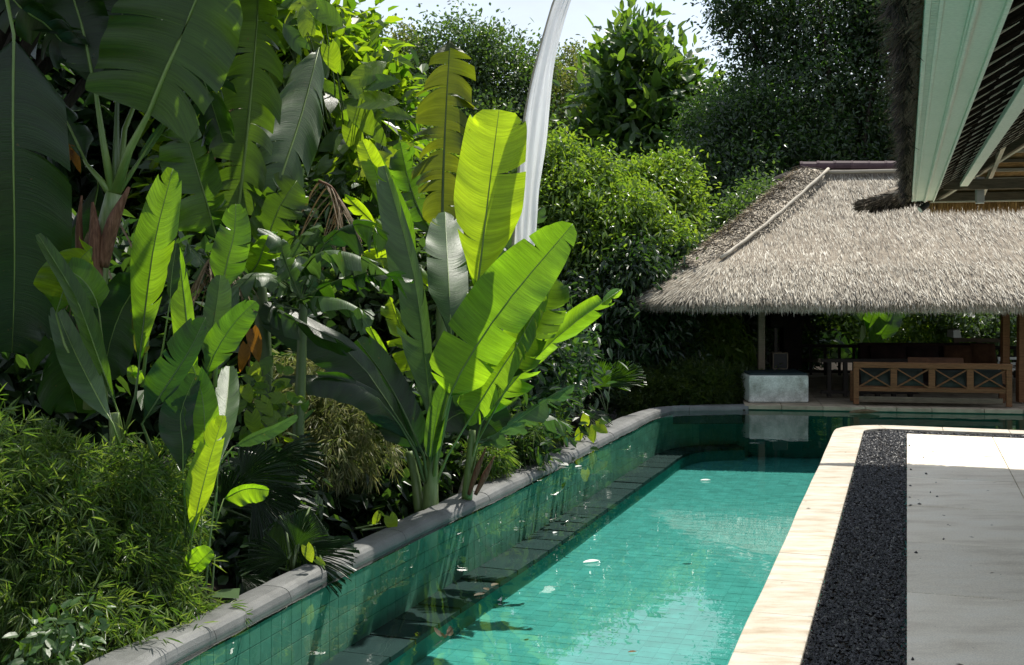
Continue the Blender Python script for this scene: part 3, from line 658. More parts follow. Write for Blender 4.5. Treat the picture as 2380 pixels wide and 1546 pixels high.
# lantern with pale frame, and a carved dark figure behind it
p = at(1810, 846, 22.9); zb = zt+.012; s = .135
ln = empty('lantern', Vector((p.x, p.y, zb)), 'dark box lantern in a thin grey frame standing on the plastered block', 'lantern')
mb = MB(); mb.box((p.x-s, p.y-s, zb+.02), (2*s,0,0), (0,2*s,0), (0,0,.27)); mb.build('box', M['black'], ln)
mb = MB()
for sx in (-1, 1):
    for sy in (-1, 1): mb.bar((p.x+sx*s, p.y+sy*s, zb), (p.x+sx*s, p.y+sy*s, zb+.31), .018, .018, (0,1,0))
    for z in (.01, .305): mb.bar((p.x-s, p.y+sx*s, zb+z), (p.x+s, p.y+sx*s, zb+z), .018, .018); mb.bar((p.x+sx*s, p.y-s, zb+z), (p.x+sx*s, p.y+s, zb+z), .018, .018)
mb.build('frame', M['oldwood'], ln)
p = at(1838, 846, 23.0); 
cab = empty('carved_cabinet', Vector((p.x, p.y, zb)), 'black carved wooden cabinet with a flared head under the left end of the eave', 'cabinet')
mb = MB(); mb.box((p.x-.16, p.y-.1, zb), (.36,0,0), (0,.35,0), (0,0,.86)); mb.build('body', M['black_wood'], cab, bevel=.02)
mb = MB(); mb.box((p.x-.42, p.y-.15, zb+.78), (.66,0,0), (0,.45,0), (0,0,.68)); mb.build('head', M['black_wood'], cab, bevel=.05)
mb = MB(); mb.tube([(p.x+.16, p.y-.05, zb+1.38), (p.x+.24, p.y-.05, zb+1.05), (p.x+.36, p.y-.05, zb+.78), (p.x+.46, p.y-.05, zb+.70)], [.07, .07, .05, .02], 8); mb.build('bracket', M['black_wood'], cab, smooth=True)
mb = MB(); mb.bar((p.x-.3, p.y-.05, zb), (p.x-.3, p.y-.05, zb+.8), .06, .06, (0,1,0)); mb.build('leg', M['darkwood'], cab)

# ---- teak bench seen from behind
b0 = gnd(1988, 940, .04); b0 = Vector((b0.x, b0.y+.12, .03)); b1 = gnd(2360, 947, .04); b1 = Vector((b1.x, b1.y+.12, .03))
bd = (b1-b0); BL = bd.length; bd.normalize(); bb = Vector((-bd.y, bd.x, 0)); Z = Vector((0,0,1))
bench = empty('bench', b0, 'long teak bench seen from behind, crossed slats in four back panels', 'bench')
def bp(x, y, z): return b0+bd*x+bb*y+Z*z
for x in (.05, BL-.05):
    for y in (.04, .62): mb = MB(); mb.bar(bp(x, y, 0), bp(x, y, .72 if y < .1 else .55), .095, .075, tuple(bb)); mb.build('leg', M['teak'], bench, bevel=.006)
mb = MB(); mb.bar(bp(0, .04, .70), bp(BL, .04, .70), .085, .10); mb.build('top_rail', M['teak'], bench, bevel=.008)
mb = MB(); mb.bar(bp(.09, .045, .27), bp(BL-.09, .045, .27), .05, .075); mb.build('lower_rail', M['teak'], bench, bevel=.005)
mb = MB(); mb.bar(bp(.09, .05, .09), bp(BL-.15, .05, .09), .055, .10); mb.build('base_rail', M['palewood'] if False else M['oldwood'], bench, bevel=.005)
NP = 4; wP = (BL-.1)/NP
for i in range(1, NP): mb = MB(); mb.bar(bp(.05+i*wP, .042, .305), bp(.05+i*wP, .042, .65), .11, .05, tuple(bb)); mb.build('stile', M['teak'], bench)
for i in range(NP):
    x0, x1 = .05+i*wP+.05, .05+(i+1)*wP-.05
    mb = MB(); mb.bar(bp(x0, .05, .31), bp(x1, .05, .64), .026, .05, tuple(bb)); mb.build('cross_slat', M['teak'], bench)
    mb = MB(); mb.bar(bp(x0, .032, .64), bp(x1, .032, .31), .022, .05, tuple(bb)); mb.build('cross_slat', M['teak'], bench)
mb = MB(); mb.box(bp(.05, .08, .28), bd*(BL-.1), bb*.56, Z*.05); mb.build('seat', M['teak'], bench)
def cushion(name, c, ex, ey, ez, m, label, cat='cushion', group=None):
    """pillow: bulged box"""
    c, ex, ey, ez = map(Vector, (c, ex, ey, ez)); V = []; n = 9
    for s in (1, -1):
        for i in range(n):
            for j in range(n):
                x, y = -1+2*i/(n-1), -1+2*j/(n-1); h = ((1-x**4)*(1-y**4))**.5; k = 1-.06*(x*x*y*y)
                V.append(c+ex*x*k*(1-.05*(1-y*y))+ey*y*k*(1-.05*(1-x*x))+ez*(h*s+.02*math.sin(3*x+2*y)))
    Fc = []
    for s in range(2):
        for i in range(n-1):
            for j in range(n-1):
                q_ = [s*n*n+i*n+j, s*n*n+(i+1)*n+j, s*n*n+(i+1)*n+j+1, s*n*n+i*n+j+1]; Fc.append(tuple(q_ if s == 0 else q_[::-1]))
    bm_ = obj(name, V, Fc, m, None, loc=c, smooth=True); return tag(bm_, label, cat, group)
for i in range(4):
    x = .05+(i+.5)*wP
    cushion('cushion', bp(x+(.03, -.06, .02, -.02)[i], .16, .47+(0, .015, -.01, .01)[i]), bd*(wP*.42), (bb*.08+Z*.16), bb*.06-Z*.02, M['cushion_grey'],
            ['grey cushion behind the leftmost crossed panel of the teak bench', 'grey cushion behind the second crossed panel from the left of the bench', 'grey cushion behind the third crossed panel from the left of the bench', 'grey cushion behind the rightmost crossed panel of the teak bench'][i], group='grey cushions along the bench')
cushion('cushion', bp(1.45, .3, .74), bd*.50, bb*.05+Z*.09, bb*.07, M['cushion_brown'], 'brown cushion peeping over the middle of the bench back')
mb = MB(); mb.box(bp(.08, .12, .332), bd*(BL-.16), bb*.5, Z*.05); tag(mb.build('seat_pad', M['cushion_dark'], None, loc=bp(1.4, .3, .33), bevel=.02), 'thin dark pad along the seat of the teak bench', 'seat pad')
# ---- dark sofa behind the bench
sp = at(2015, 830, 24.2); sq = at(2330, 830, 24.0); s0 = Vector((sp.x, sp.y, .03)); sd = Vector((sq.x-sp.x, sq.y-sp.y, 0)); SLn = sd.length; sd.normalize(); sb = Vector((-sd.y, sd.x, 0))
sofa = empty('sofa', s0, 'near-black sofa in the shade behind the teak bench', 'sofa')
mb = MB(); mb.box(s0+Z*.1, sd*SLn, sb*.9, Z*.3); mb.build('seat', M['cushion_dark'], sofa, bevel=.04)
mb = MB(); mb.box(s0+sb*.7+Z*.403, sd*SLn, sb*.22, Z*.48); mb.build('backrest', M['cushion_dark'], sofa, bevel=.05)
for x in (.05, SLn-.1): mb = MB(); mb.box(s0+sd*x+Z*0, sd*.07, sb*.8, Z*.1); mb.build('leg', M['darkwood'], sofa)
for i, (x, wd, hh) in enumerate(((.55, .38, .22), (1.25, .33, .2), (1.95, .3, .22), (2.45, .26, .24))):
    cushion('cushion', s0+sd*x+sb*.55+Z*(.42+hh), sd*wd, Z*hh+sb*.08, sb*.1, M['cushion_dark'] if i < 2 else M['cushion_brown'],
            ['black cushion at the left end of the dark sofa', 'black cushion left of the brown pair on the dark sofa', 'dark brown cushion right of the black ones on the sofa', 'reddish brown cushion at the right end of the dark sofa'][i], group='cushions on the dark sofa')
# ---- wooden frame of a daybed back, with white top end, and a white chair
f0 = at(2222, 838, 25.2); f1 = at(2330, 838, 25.0); zt = at(2222, 790, 25.2).z
day = empty('open_frame_shelf', Vector((f0.x, f0.y, .03)), 'wooden frame with two openings and a bright white end, right of the sofa', 'shelf')
for p in (f0, (f0+f1)/2, f1): mb = MB(); mb.bar((p.x, p.y, .03), (p.x, p.y, zt), .09, .09, (0,1,0)); mb.build('post', M['oldwood'], day)
mb = MB(); mb.bar((f0.x-.05, f0.y, zt), (f1.x+.05, f1.y, zt), .1, .08); mb.build('rail', M['oldwood'], day)
mb = MB(); mb.hexa([Vector((f0.x-.09, f0.y-.1, zt+.05)), Vector((f0.x+.08, f0.y-.1, zt+.05)), Vector((f0.x+.08, f0.y+.3, zt+.05)), Vector((f0.x-.09, f0.y+.3, zt+.05)),
                    Vector((f0.x-.09, f0.y-.1, zt+.2)), Vector((f0.x+.04, f0.y-.1, zt+.22)), Vector((f0.x+.06, f0.y+.3, zt+.24)), Vector((f0.x-.07, f0.y+.3, zt+.2))]); mb.build('end_cap', M['whitepaint'], day)
c0 = at(2366, 900, 23.6)
chr_ = empty('chair', Vector((c0.x, c0.y, .03)), 'white chair half hidden behind the right hand posts', 'chair')
for dx in (-.2, .2):
    for dy in (0, .42): mb = MB(); mb.bar((c0.x+dx, c0.y+dy, .03), (c0.x+dx, c0.y+dy, .46 if dy == 0 else .68), .035, .035, (0,1,0)); mb.build('leg', M['whitepaint'], chr_)
mb = MB(); mb.box((c0.x-.23, c0.y-.03, .46), (.46,0,0), (0,.48,0), (0,0,.035)); mb.build('seat', M['whitepaint'], chr_)
for z in (.55, .66): mb = MB(); mb.bar((c0.x-.23, c0.y+.42, z), (c0.x+.23, c0.y+.42, z), .03, .05); mb.build('back_slat', M['whitepaint'], chr_)

# ================================================================== eave of the main house, overhead at the right
vC, zB = 17.35, H+.95
house = empty('house_eave', ax(2.5, 10, 0), 'corner of a thatched house roof overhead with pale green eave boards', 'roof')
def hb(name, u0, u1, v0, v1, z0, z1, m, bev=.004):
    mb = MB(); A = [ax(u0, v0), ax(u1, v0), ax(u1, v1), ax(u0, v1)]; prism(mb, [tuple(p[:2]) for p in A], z0, z1); return mb.build(name, m, house, bevel=bev)
V0 = -2.5
eb_ = hb('eave_board', .125, .215, V0, vC, zB, zB+.07, M['mint'])
hb('eave_board', .245, .335, V0, vC-.05, zB+.004, zB+.07, M['mint'])
hb('trim_strip', .060, .082, V0, vC-.02, zB-.01, zB+.07, M['mintpale'])
hb('trim_strip', .108, .126, V0, vC-.02, zB-.008, zB+.07, M['mintpale'])
hb('trim_strip', .213, .246, V0, vC-.01, zB-.014, zB+.066, M['mintpale'])
hb('trim_strip', .221, .238, V0, vC-.01, zB-.026, zB-.0145, M['mintpale'])
hb('trim_strip', .333, .352, V0, vC-.07, zB-.012, zB+.09, M['mintpale'])
# reeded strip: small ribs, close together
V = []; mb = MB(); v = 1.0
while v < vC-.1:
    prism(mb, [tuple(ax(.083, v)[:2]), tuple(ax(.107, v)[:2]), tuple(ax(.107, v+.018)[:2]), tuple(ax(.083, v+.018)[:2])], zB-.006, zB+.03); v += .030
tag(mb.build('reeded_ribs', M['mintpale'], house), kind='stuff')
hb('reed_backing', .082, .108, V0, vC-.03, zB+.008, zB+.05, M['mint'])
# roof planes: left slope rises to the right, end slope rises towards the viewer
pit = .62; UW = 4.6
def Lp(u, v, up=0): return ax(u, v, zB+.10+pit*(u-.34)+up)
def Ep(u, v, up=0): return ax(u, v, zB+.10+pit*((vC-.01)-v)+up)
vin = vC-(UW-.34)
obj('thatch_underside', [Lp(.34, V0), Lp(.34, vC-.0), Lp(UW, vC-(UW-.34)), Lp(UW, V0)], [(0, 1, 2, 3)], M['thatch_dark'], house)
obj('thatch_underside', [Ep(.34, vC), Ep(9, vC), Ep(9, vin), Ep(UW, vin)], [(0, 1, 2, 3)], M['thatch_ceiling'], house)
obj('thatch_outer', [Lp(-.05, V0, .22), Lp(-.05, vC+.15, .22), Lp(UW, vC-(UW-.34), .3), Lp(UW, V0, .3)], [(3, 2, 1, 0)], M['thatch_base'], house)
obj('thatch_outer', [Lp(-.05, vC+.15, .22), Ep(9, vC+.2, .22), Ep(9, vin, .3), Ep(UW, vin, .3)], [(3, 2, 1, 0)], M['thatch_base'], house)
obj('thatch_outer', [Lp(UW, V0, .3), Lp(UW, vin, .3), Ep(9, vin, .3), ax(9, V0, zB+.1+pit*(UW-.34)+.3)], [(3, 2, 1, 0)], M['thatch_base'], house)
# shingle rows of thatch seen between the rafters: overlapping flaps, row by row
V = []; Fc = []; rg = np.random.default_rng(5)
for i in range(9):
    u = .37+i*.14; v = 3.0
    while v < vC-(u-.3):
        w = rg.uniform(.10, .16); o = len(V); dz = rg.uniform(-.012, 0)
        V += [Lp(u, v+.006, -.002), Lp(u, v+w-.006, -.002), Lp(u+.15, v+w-.01+rg.uniform(-.01, .01), -.014+dz*.5), Lp(u+.15, v+.01, -.014+dz*.5), Lp(u+.15, v+w-.01, -.001), Lp(u+.15, v+.01, -.001)]
        Fc += [(o, o+1, o+2, o+3), (o+3, o+2, o+4, o+5)]; v += w
tag(obj('thatch_flaps', V, Fc, M['thatch_dark'], house), kind='stuff')
# thin pale battens rising from the eave board, one by one
v = 2.2
while v < vC-.35:
    L_ = min(3.2, max(.2, (vC-v)-.05)); mb = MB(); mb.bar(Lp(.345, v, -.008), Lp(.345+L_, v+.01, -.008), .03, .012); mb.build('batten', M['palewood'], house)
    v += .46
# purlin: pale board up the slope
mb = MB(); mb.bar(Lp(.70, V0, -.155), Lp(.70, vC-.46, -.155), .10, .05, (0, 0, 1)); mb.build('purlin', M['mintpale'], house, bevel=.006)
# hip rafter, with pale lower edge, and horizontals of the end slope
mb = MB(); mb.bar(Lp(.36, vC-.02, -.06), Lp(3.6, vC-3.26, -.06), .07, .12); mb.build('hip_rafter', M['oldwood'], house)
mb = MB(); mb.bar(Lp(.40, vC-.02, -.135), Lp(3.64, vC-3.26, -.135), .05, .02); mb.build('hip_rafter_edge', M['palewood'], house)
for i in range(14):
    k = .14+i*.17; mb = MB(); mb.bar(Ep(.40+k, vC-k, -.03), Ep(8, vC-k, -.03), .035, .04); mb.build('batten', M['bamboo'] if i % 3 else M['oldwood'], house)
for u in (1.3, 2.3, 3.3, 4.3, 5.3): mb = MB(); mb.bar(Ep(u-.35, vC-.1, -.10), Ep(u, min(vC-.1, vC-.1)-1.6, -.10), .05, .07); mb.build('rafter', M['palewood'], house)
mb = MB(); mb.bar(ax(.30, vC-.02, zB+.05), ax(9, vC-.02, zB+.05), .10, .11); mb.build('end_beam', M['oldwood'], house)
mb = MB(); mb.bar(ax(.30, vC-.03, zB-.015), ax(9, vC-.03, zB-.015), .09, .018); mb.build('end_beam_edge', M['palewood'], house)
mb = MB(); mb.bar(ax(.45, vC-.7, zB+.17), ax(9, vC-.7, zB+.17), .09, .13); mb.build('tie_beam', M['oldwood'], house)
# golden fringe outside the end beam, its sunlit tone put into the straw colour
gq = np.random.default_rng(12); n = 5200; u = gq.uniform(.28, 6, n)
P = np.array([ax(a, vC+.03+b, zB+.03+c) for a, b, c in zip(u, gq.uniform(0, .14, n), gq.uniform(-.02, .03, n))])
thatch_strands('eave_fringe', P, np.tile((.02, .1, -1.0), (n, 1)), np.tile((0, -1.0, 0), (n, 1)), .16, .006, M['straw_under'], house, .02, 13, .12)
# left eave: layered straw, then black ragged fibre hanging
n = 9000; v = gq.uniform(3.2, vC+.1, n); u = np.where(gq.random(n) < .12, gq.uniform(-.05, 0, n), gq.uniform(.0, .062, n))
P = np.array([ax(a, b, zB+.012+.25*(a+.04)-c) for a, b, c in zip(u, v, gq.uniform(0, .03, n))]); D = np.tile(np.array(ax(-1, .1, -.25)), (n, 1))
thatch_strands('eave_fringe', P, D, np.tile((0.0, 0, -1), (n, 1)), .10, .0035, M['straw_old'], house, .012, 14, .3)
n = 6500; v = gq.uniform(3.2, vC+.1, n); u = -.022+gq.normal(0, .013, n)-.012*np.sin(v*1.9)-.006*np.sin(v*5.1)
P = np.array([ax(a, b, zB-.005+c) for a, b, c in zip(u, v, gq.uniform(-.02, .05, n))]); D = np.tile(np.array(ax(-.25, -.3, -1)), (n, 1))
cl_ = .5+.5*np.sin(v*7.3+1.2*np.sin(v*2.9)); kp = gq.random(n) < .35+.65*cl_; P, D, cl_ = P[kp], D[kp], cl_[kp]; n = len(P)
thatch_strands('black_fibre', P, D, np.tile((-.8, -.4, 0), (n, 1)), .035+.06*cl_*gq.random(n), .0055, M['straw_dark'], house, .01, 15, .45)
obj('eave_underlay', [ax(-.04, V0, zB+.03), ax(-.04, vC, zB+.03), ax(.062, vC, zB+.055), ax(.062, V0, zB+.055), ax(-.05, V0, zB+.3), ax(-.05, vC+.15, zB+.3)], [(0,1,2,3), (1,0,4,5)], M['thatch_ceiling'], house)
# tuft at the corner, jutting left
tf0 = ax(-.02, vC+.02, zB+.06); V = []
mb = MB(); mb.tube([tf0+Vector((.12, 0, .04)), tf0+Vector((-.12, 0, .02)), tf0+Vector((-.38, 0, -.035)), tf0+Vector((-.62, .02, -.075))], [.13, .12, .085, .02], 10); mb.build('corner_thatch', M['thatch_base'], house, smooth=True)
n = 2600; s = gq.random(n); P = np.array([tf0+Vector((.1-.7*a, b*.12*(1-a*.7), .07-.16*a-c*.1*(1-a*.6))) for a, b, c in zip(s, gq.uniform(-1, .6, n), gq.uniform(-.6, 1, n))])
thatch_strands('corner_fringe', P, np.tile((-.8, -.1, -.3), (n, 1)), np.tile((0, -1., .1), (n, 1)), .13, .007, M['straw_old'], house, .02, 16, .25)
thatch_strands('corner_fringe', P[::3]+np.array((.12, 0, -.02)), np.tile((-.3, -.1, -.8), (len(P[::3]), 1)), np.tile((0, -1., .1), (len(P[::3]), 1)), .1, .007, M['straw_dark'], house, .02, 17, .35)
for v in (2.0, 9.5, 16.0): mb = MB(); mb.bar(ax(3.6, v, 0), ax(3.6, v, zB+.1+pit*3.2), .18, .18, (0, 1, 0)); mb.build('post', M['oldwood'], house)
# lamp box hanging from the end beam, and the little spotlight at the tip
p = ax(.92, vC-.55, 0); q_ = at(2278, 440, p.y); lx, ly = q_.x, q_.y
lamp = empty('wall_lamp', q_, 'flat grey lamp box hanging under the thatched eave', 'lamp')
mb = MB(); mb.box((lx-.055, ly-.02, q_.z-.17), (.11,0,0), (0,.06,0), (0,0,.33)); mb.build('housing', M['greymetal'], lamp, bevel=.012)
mb = MB(); mb.box((lx-.05, ly-.015, q_.z-.186), (.10,0,0), (0,.05,0), (0,0,.014)); mb.build('diffuser', M['whitepaint'], lamp, bevel=.004)
mb = MB(); mb.bar((lx-.01, ly+.02, q_.z+.16), (lx-.01, ly+.02, zB+.24), .04, .04, (0,1,0)); mb.build('bracket', M['black'], lamp)
q_ = at(2150, 478, ax(.2, vC, 0).y-.1); tipp = ax(.2, vC-.03, zB-.012)
spot = empty('spotlight', q_, 'small black spotlight clamped to the tip of the green eave board', 'spotlight')
mb = MB(); dr = Vector((-.8, -.1, -.6)).normalized(); mb.lathe(q_+Vector((.03, 0, .02)), [(.03, -.02), (.042, 0), (.045, .12), (.05, .13)], 12, dr); mb.build('head', M['black'], spot, smooth=False)
mb = MB(); mb.lathe(q_+Vector((.03, 0, .02))+dr*.131, [(.047, 0), (.042, .006)], 12, dr); mb.build('lens', M['whitepaint'], spot)
mb = MB(); mb.bar(q_+Vector((.03, 0, .03)), tipp, .022, .022); mb.build('bracket', M['black'], spot)

# ================================================================== white banner on its pole
Yf = 13.1
L_e = [(1188, 690), (1196, 560), (1206, 430), (1214, 330), (1232, 215), (1262, 95), (1290, 0), (1318, -70), (1352, -130)]
R_e = [(1222, 690), (1240, 570), (1252, 450), (1270, 330), (1278, 240), (1290, 140), (1318, 30), (1346, -50), (1364, -120)]
le = catmull([at(x, y, Yf) for x, y in L_e], 60); re = catmull([at(x, y, Yf) for x, y in R_e], 60); V = []; nc = 22
for i in range(60):
    for j in range(nc):
        s = j/(nc-1); p = le[i]*(1-s)+re[i]*s; t = i/59
        d = .04*math.sin(s*7+t*5)*math.sin(math.pi*min(1, s*1.3))+.034*math.sin(s*19+t*9+1.5*math.sin(t*6))+.012*math.sin(s*31-t*13)+.05*s*math.sin(t*7)
        V.append((p[0]+.3*d*(1 if 0 < j < nc-1 else 0), p[1]+d, p[2]))
Fc = [(i*nc+j, i*nc+j+1, (i+1)*nc+j+1, (i+1)*nc+j) for i in range(59) for j in range(nc-1)]
b0_ = at(1030, 1180, Yf); b0_.z = -.6
flag = empty('banner', b0_, 'tall narrow white cloth banner on a curving pole behind the central banana plant', 'banner')
obj('cloth', V, Fc, M['cloth'], flag, smooth=True)
pp = [b0_, b0_.lerp(Vector(le[0]), .5)+Vector((.06, .1, 0))]+[Vector(p)+Vector((-.012, .02, 0)) for p in le[::6]]
MB().tube(pp, [.028]+[.022-.0012*i for i in range(len(pp)-1)], 8).build('pole', M['bamboo'], flag, smooth=True)
# ================================================================== vegetation: builders
def leaf_mass(name, P, D, N, L, Wd, m, parent, seed=0, droop=.15, fold=.18, kind=None, loc=None, hexa=True):
    """many leaves in one mesh: P roots, D directions, N normals"""
    g = np.random.default_rng(seed); n = len(P); D = nrm(D); S_ = nrm(np.cross(D, N)); N = nrm(np.cross(S_, D))
    l = (L*g.uniform(.65, 1.3, n))[:, None]; w = (Wd*g.uniform(.7, 1.25, n))[:, None]*.5
    dn = np.array([0, 0, -1.0])*l*droop*g.uniform(.2, 1.6, (n, 1)); up = N*w*fold*2
    b = P; t = P+D*l+dn; i = np.arange(n)[:, None]
    if hexa:
        l1 = P+D*l*.3+S_*w+up+dn*.15; l2 = P+D*l*.68+S_*w*.8+up+dn*.5; r1 = P+D*l*.3-S_*w+up+dn*.15; r2 = P+D*l*.68-S_*w*.8+up+dn*.5; 
        V = np.stack([b, l1, l2, t, r2, r1], 1).reshape(-1, 3); i = i*6; Fc = [np.concatenate([i, i+1, i+2, i+3], 1), np.concatenate([i, i+3, i+4, i+5], 1)]
    else:
        V = np.stack([b, P+D*l*.4+S_*w+up+dn*.3, t, P+D*l*.4-S_*w+up+dn*.3], 1).reshape(-1, 3); i = i*4; Fc = [np.concatenate([i, i+1, i+2], 1), np.concatenate([i, i+2, i+3], 1)]
    o = obj(name, V, Fc, m, parent, loc); return tag(o, kind=kind) if kind else o
def ball(g, n): return nrm(g.normal(size=(n, 3)))
def lump(d, seed):
    """an uneven radius over directions"""
    return 1+.16*np.sin(3.1*d[:, 0]+seed)+.13*np.sin(4.7*d[:, 1]+2.1*seed+2*d[:, 2])+.11*np.sin(7.3*d[:, 2]+3.3*d[:, 0]+seed*1.7)+.07*np.sin(13*d[:, 0]+9*d[:, 1]+seed)
def crown_points(blobs, n, cl, cr_, seed, inner=.35):
    """leaf roots in clusters spread through lumpy ellipsoids; returns points and outward directions"""
    g = np.random.default_rng(seed); vol = np.array([(b[1][0]*b[1][1]*b[1][2])**(2/3) for b in blobs]); nb = g.multinomial(n//cl, vol/vol.sum()); Ps, Ds = [], []
    for k, ((c, r), q) in enumerate(zip(blobs, nb)):
        d = ball(g, q); rad = lump(d, seed+k*1.37)*np.where(g.random(q) < inner, g.random(q)**.5, 1-np.abs(g.normal(0, .10, q)))
        c_ = np.array(c)+d*rad[:, None]*np.array(r); nn_ = g.poisson(cl, q)+1; idx = np.repeat(np.arange(q), nn_)
        Ps.append(c_[idx]+g.normal(0, 1, (len(idx), 3))*cr_*g.uniform(.5, 1.3, q)[idx][:, None]); Ds.append(d[idx])
    return np.concatenate(Ps), np.concatenate(Ds)
def blob(px, py, Y, rx, ry, rd=None):
    return ((*at(px, py, Y),), (rx/F*Y, (rd if rd else rx/F*Y), ry/F*Y))
def tree(name, label, cat, blobs, n, L, Wd, m, seed, base=None, cl=14, cr_=.3, inner=.35, droop=.25, group=None, trunk=None, limbs=7, updir=.25, rtrunk=None, z0=-1.55, part='crown'):
    c = np.array(blobs[0][0]); b = Vector(base) if base else Vector((c[0], c[1], z0))
    t = empty(name, b, label, cat, group); g = np.random.default_rng(seed+99)
    rs = random.Random(seed*7+1); sat = []
    for bc, br in blobs:                             # small boughs pushing out of the crown
        for q in range(4):
            d = Vector((rs.gauss(0, 1), rs.gauss(0, .7), rs.gauss(.35, .8))).normalized(); k = rs.uniform(.22, .42)
            sat.append((tuple(bc[i]+d[i]*br[i]*rs.uniform(.85, 1.15) for i in range(3)), tuple(br[i]*k for i in range(3))))
    P, D = crown_points(list(blobs)+sat, n, cl, cr_, seed, inner); keep = P[:, 2] > z0+.1; P, D = P[keep], D[keep]
    dirs = D*.8+g.normal(0, .75, D.shape)+np.array([0, 0, updir]); nv = g.normal(0, .55, D.shape)+np.array([0, -.15, .9])+D*.5
    leaf_mass(part, P, dirs, nv, L, Wd, m, t, seed, droop)
    if trunk:
        mb = MB(); top = Vector(blobs[0][0]); rt = rtrunk or .018*(top.z-z0)+.05
        pts = [b, b.lerp(top, .35)+Vector((rt*1.5, 0, 0)), b.lerp(top, .7)+Vector((-rt, rt, 0)), top]; mb.tube(pts, [rt, rt*.75, rt*.5, rt*.2], 8)
        rr = random.Random(seed)
        for k in range(limbs):
            bl_ = blobs[k % len(blobs)]; s = pts[1].lerp(pts[2], rr.random()); e = Vector(bl_[0])+Vector([bl_[1][i]*rr.uniform(-.75, .75) for i in range(3)])
            mb.tube([s, s.lerp(e, .5)+Vector((0, 0, rt*2)), e], [rt*.45, rt*.28, rt*.07], 6)
        mb.build('trunk', M['bark'], t, smooth=True)
    return t
# ---- banana leaf
def shape_w(t, blunt=.7, base=.12):
    a = np.clip(t/base, 0, 1)**.55; b = np.where(t > blunt, np.sqrt(np.maximum(1-((t-blunt)/(1-blunt))**2.2, 0)), 1.0); return a*b*(.86+.14*np.sin(math.pi*np.clip(t*1.1, 0, 1)))
def banana_leaf(parent, pts, hw, m, seed=0, stalk=None, tilt=0.0, fold=.25, tears=0, hwl=None, blunt=.72, base=.14, rib=.016, wave=1.0, tearspread=.5, droop=.0, slant=.08, ribm='ban_rib', name='leaf', twist=0.0):
    """pts: midrib (px, py, Y) from the blade's base to its tip; hw: half widths in px (right, left if hwl); tears: tears per side"""
    g = np.random.default_rng(seed); n = 36; W3 = [at(*p) for p in pts]; Pm = catmull(W3, n); Tm = nrm(np.gradient(Pm, axis=0))
    view = nrm(Pm-np.array([0, 0, H])); A0 = nrm(np.cross(Tm, view)); N0 = nrm(np.cross(A0, Tm)); sc = np.mean([p[2] for p in pts])/F
    N0 = np.where((N0*view).sum(1, keepdims=True) > 0, -N0, N0)                # towards the viewer
    tt = np.linspace(0, 1, n); V = []; UV = []; Fc = []; length = np.linalg.norm(np.diff(Pm, axis=0), axis=1).sum()
    lerp = lambda arr, t: np.array([np.interp(t, tt, arr[:, j]) for j in range(3)])
    nc = 6
    for side, h in ((1, hw), (-1, hwl if hwl is not None else hw)):
        cuts = [0.0]+sorted(g.uniform(.08, .95, tears).tolist())+[1.0] if tears else [0.0, 1.0]
        for k in range(len(cuts)-1):
            a, b = cuts[k], cuts[k+1]
            if b-a < .006: continue
            rows = max(3, int(round((b-a)*n))+1); torn = tears > 0; soft = .25 if tearspread < .15 else 1; gap = (g.uniform(.08, .55) if tearspread < .26 else g.uniform(.15, .72))*soft if torn else 0; rot = g.normal(0, tearspread) if torn else 0
            cut = g.uniform(.02, .22) if torn else 2; shorten = 1+(g.uniform(.78, 1.06)-1)*soft if torn else 1; dr = abs(g.normal(0, .28))*soft if torn else 0; curlw = g.normal(0, .35)*soft if torn else 0
            o = len(V)
            for i in range(rows):
                tr = a+(b-a)*i/(rows-1)
                for c in range(nc):
                    s = c/(nc-1); sg = max(0, (s-cut)/(1-cut)) if torn else 0
                    tc_ = (a+b)/2+(tr-(a+b)/2)*(1-gap*sg); ts = min(1, max(0, tc_+slant*s*(1 if tr < .9 else .4)))
                    p0 = lerp(Pm, tr); ps = lerp(Pm, ts); T_ = lerp(Tm, tr); A_ = lerp(A0, tr); N_ = lerp(N0, tr)
                    ang = tilt+twist*(tr-.5); A2 = A_*math.cos(ang)+N_*math.sin(ang); N2 = N_*math.cos(ang)-A_*math.sin(ang)
                    w = h*sc*float(shape_w(np.array(tr), blunt, base))*shorten; f = fold+rot*sg*(1 if torn else 0)
                    w_rel = (w*s)
                    p = p0*(1-s)+ps*s if s > 0 else p0
                    p = p+A2*side*w_rel*math.cos(f)+N2*w_rel*math.sin(f)
                    p = p+N2*(.035*wave*s*math.sin(tr*9+seed*1.3+side)+.018*wave*s*s*math.sin(tr*31+seed+2*side))*w/.3
                    p = p+N2*curlw*sg*sg*w*.5*(2*(i/(rows-1))-1)
                    p = p+np.array([0, 0, -1])*(dr*sg*sg+droop*s*s)*w
                    V.append(p); UV.append((tr*length*.5+seed*.37, side*s))
            for i in range(rows-1):
                for c in range(nc-1): Fc.append((o+i*nc+c, o+i*nc+c+1, o+(i+1)*nc+c+1, o+(i+1)*nc+c))
    lf = obj(name, V, Fc, M[m] if isinstance(m, str) else m, parent, loc=Vector(Pm[n//2]), uv=np.array(UV), smooth=True)
    sp = [at(*p) for p in (stalk or [])]; full = sp+[Vector(p) for p in Pm[::5]]+[Vector(Pm[-1])]; k = len(full)
    rib *= .72; rad = [rib*(2.2-1.2*i/max(len(sp), 1)) if i < len(sp) else rib*max(.12, 1-(i-len(sp))/(k-len(sp))) for i in range(k)]
    MB().tube(full, rad, 7).build('midrib', M[ribm], lf, smooth=True)
    return lf
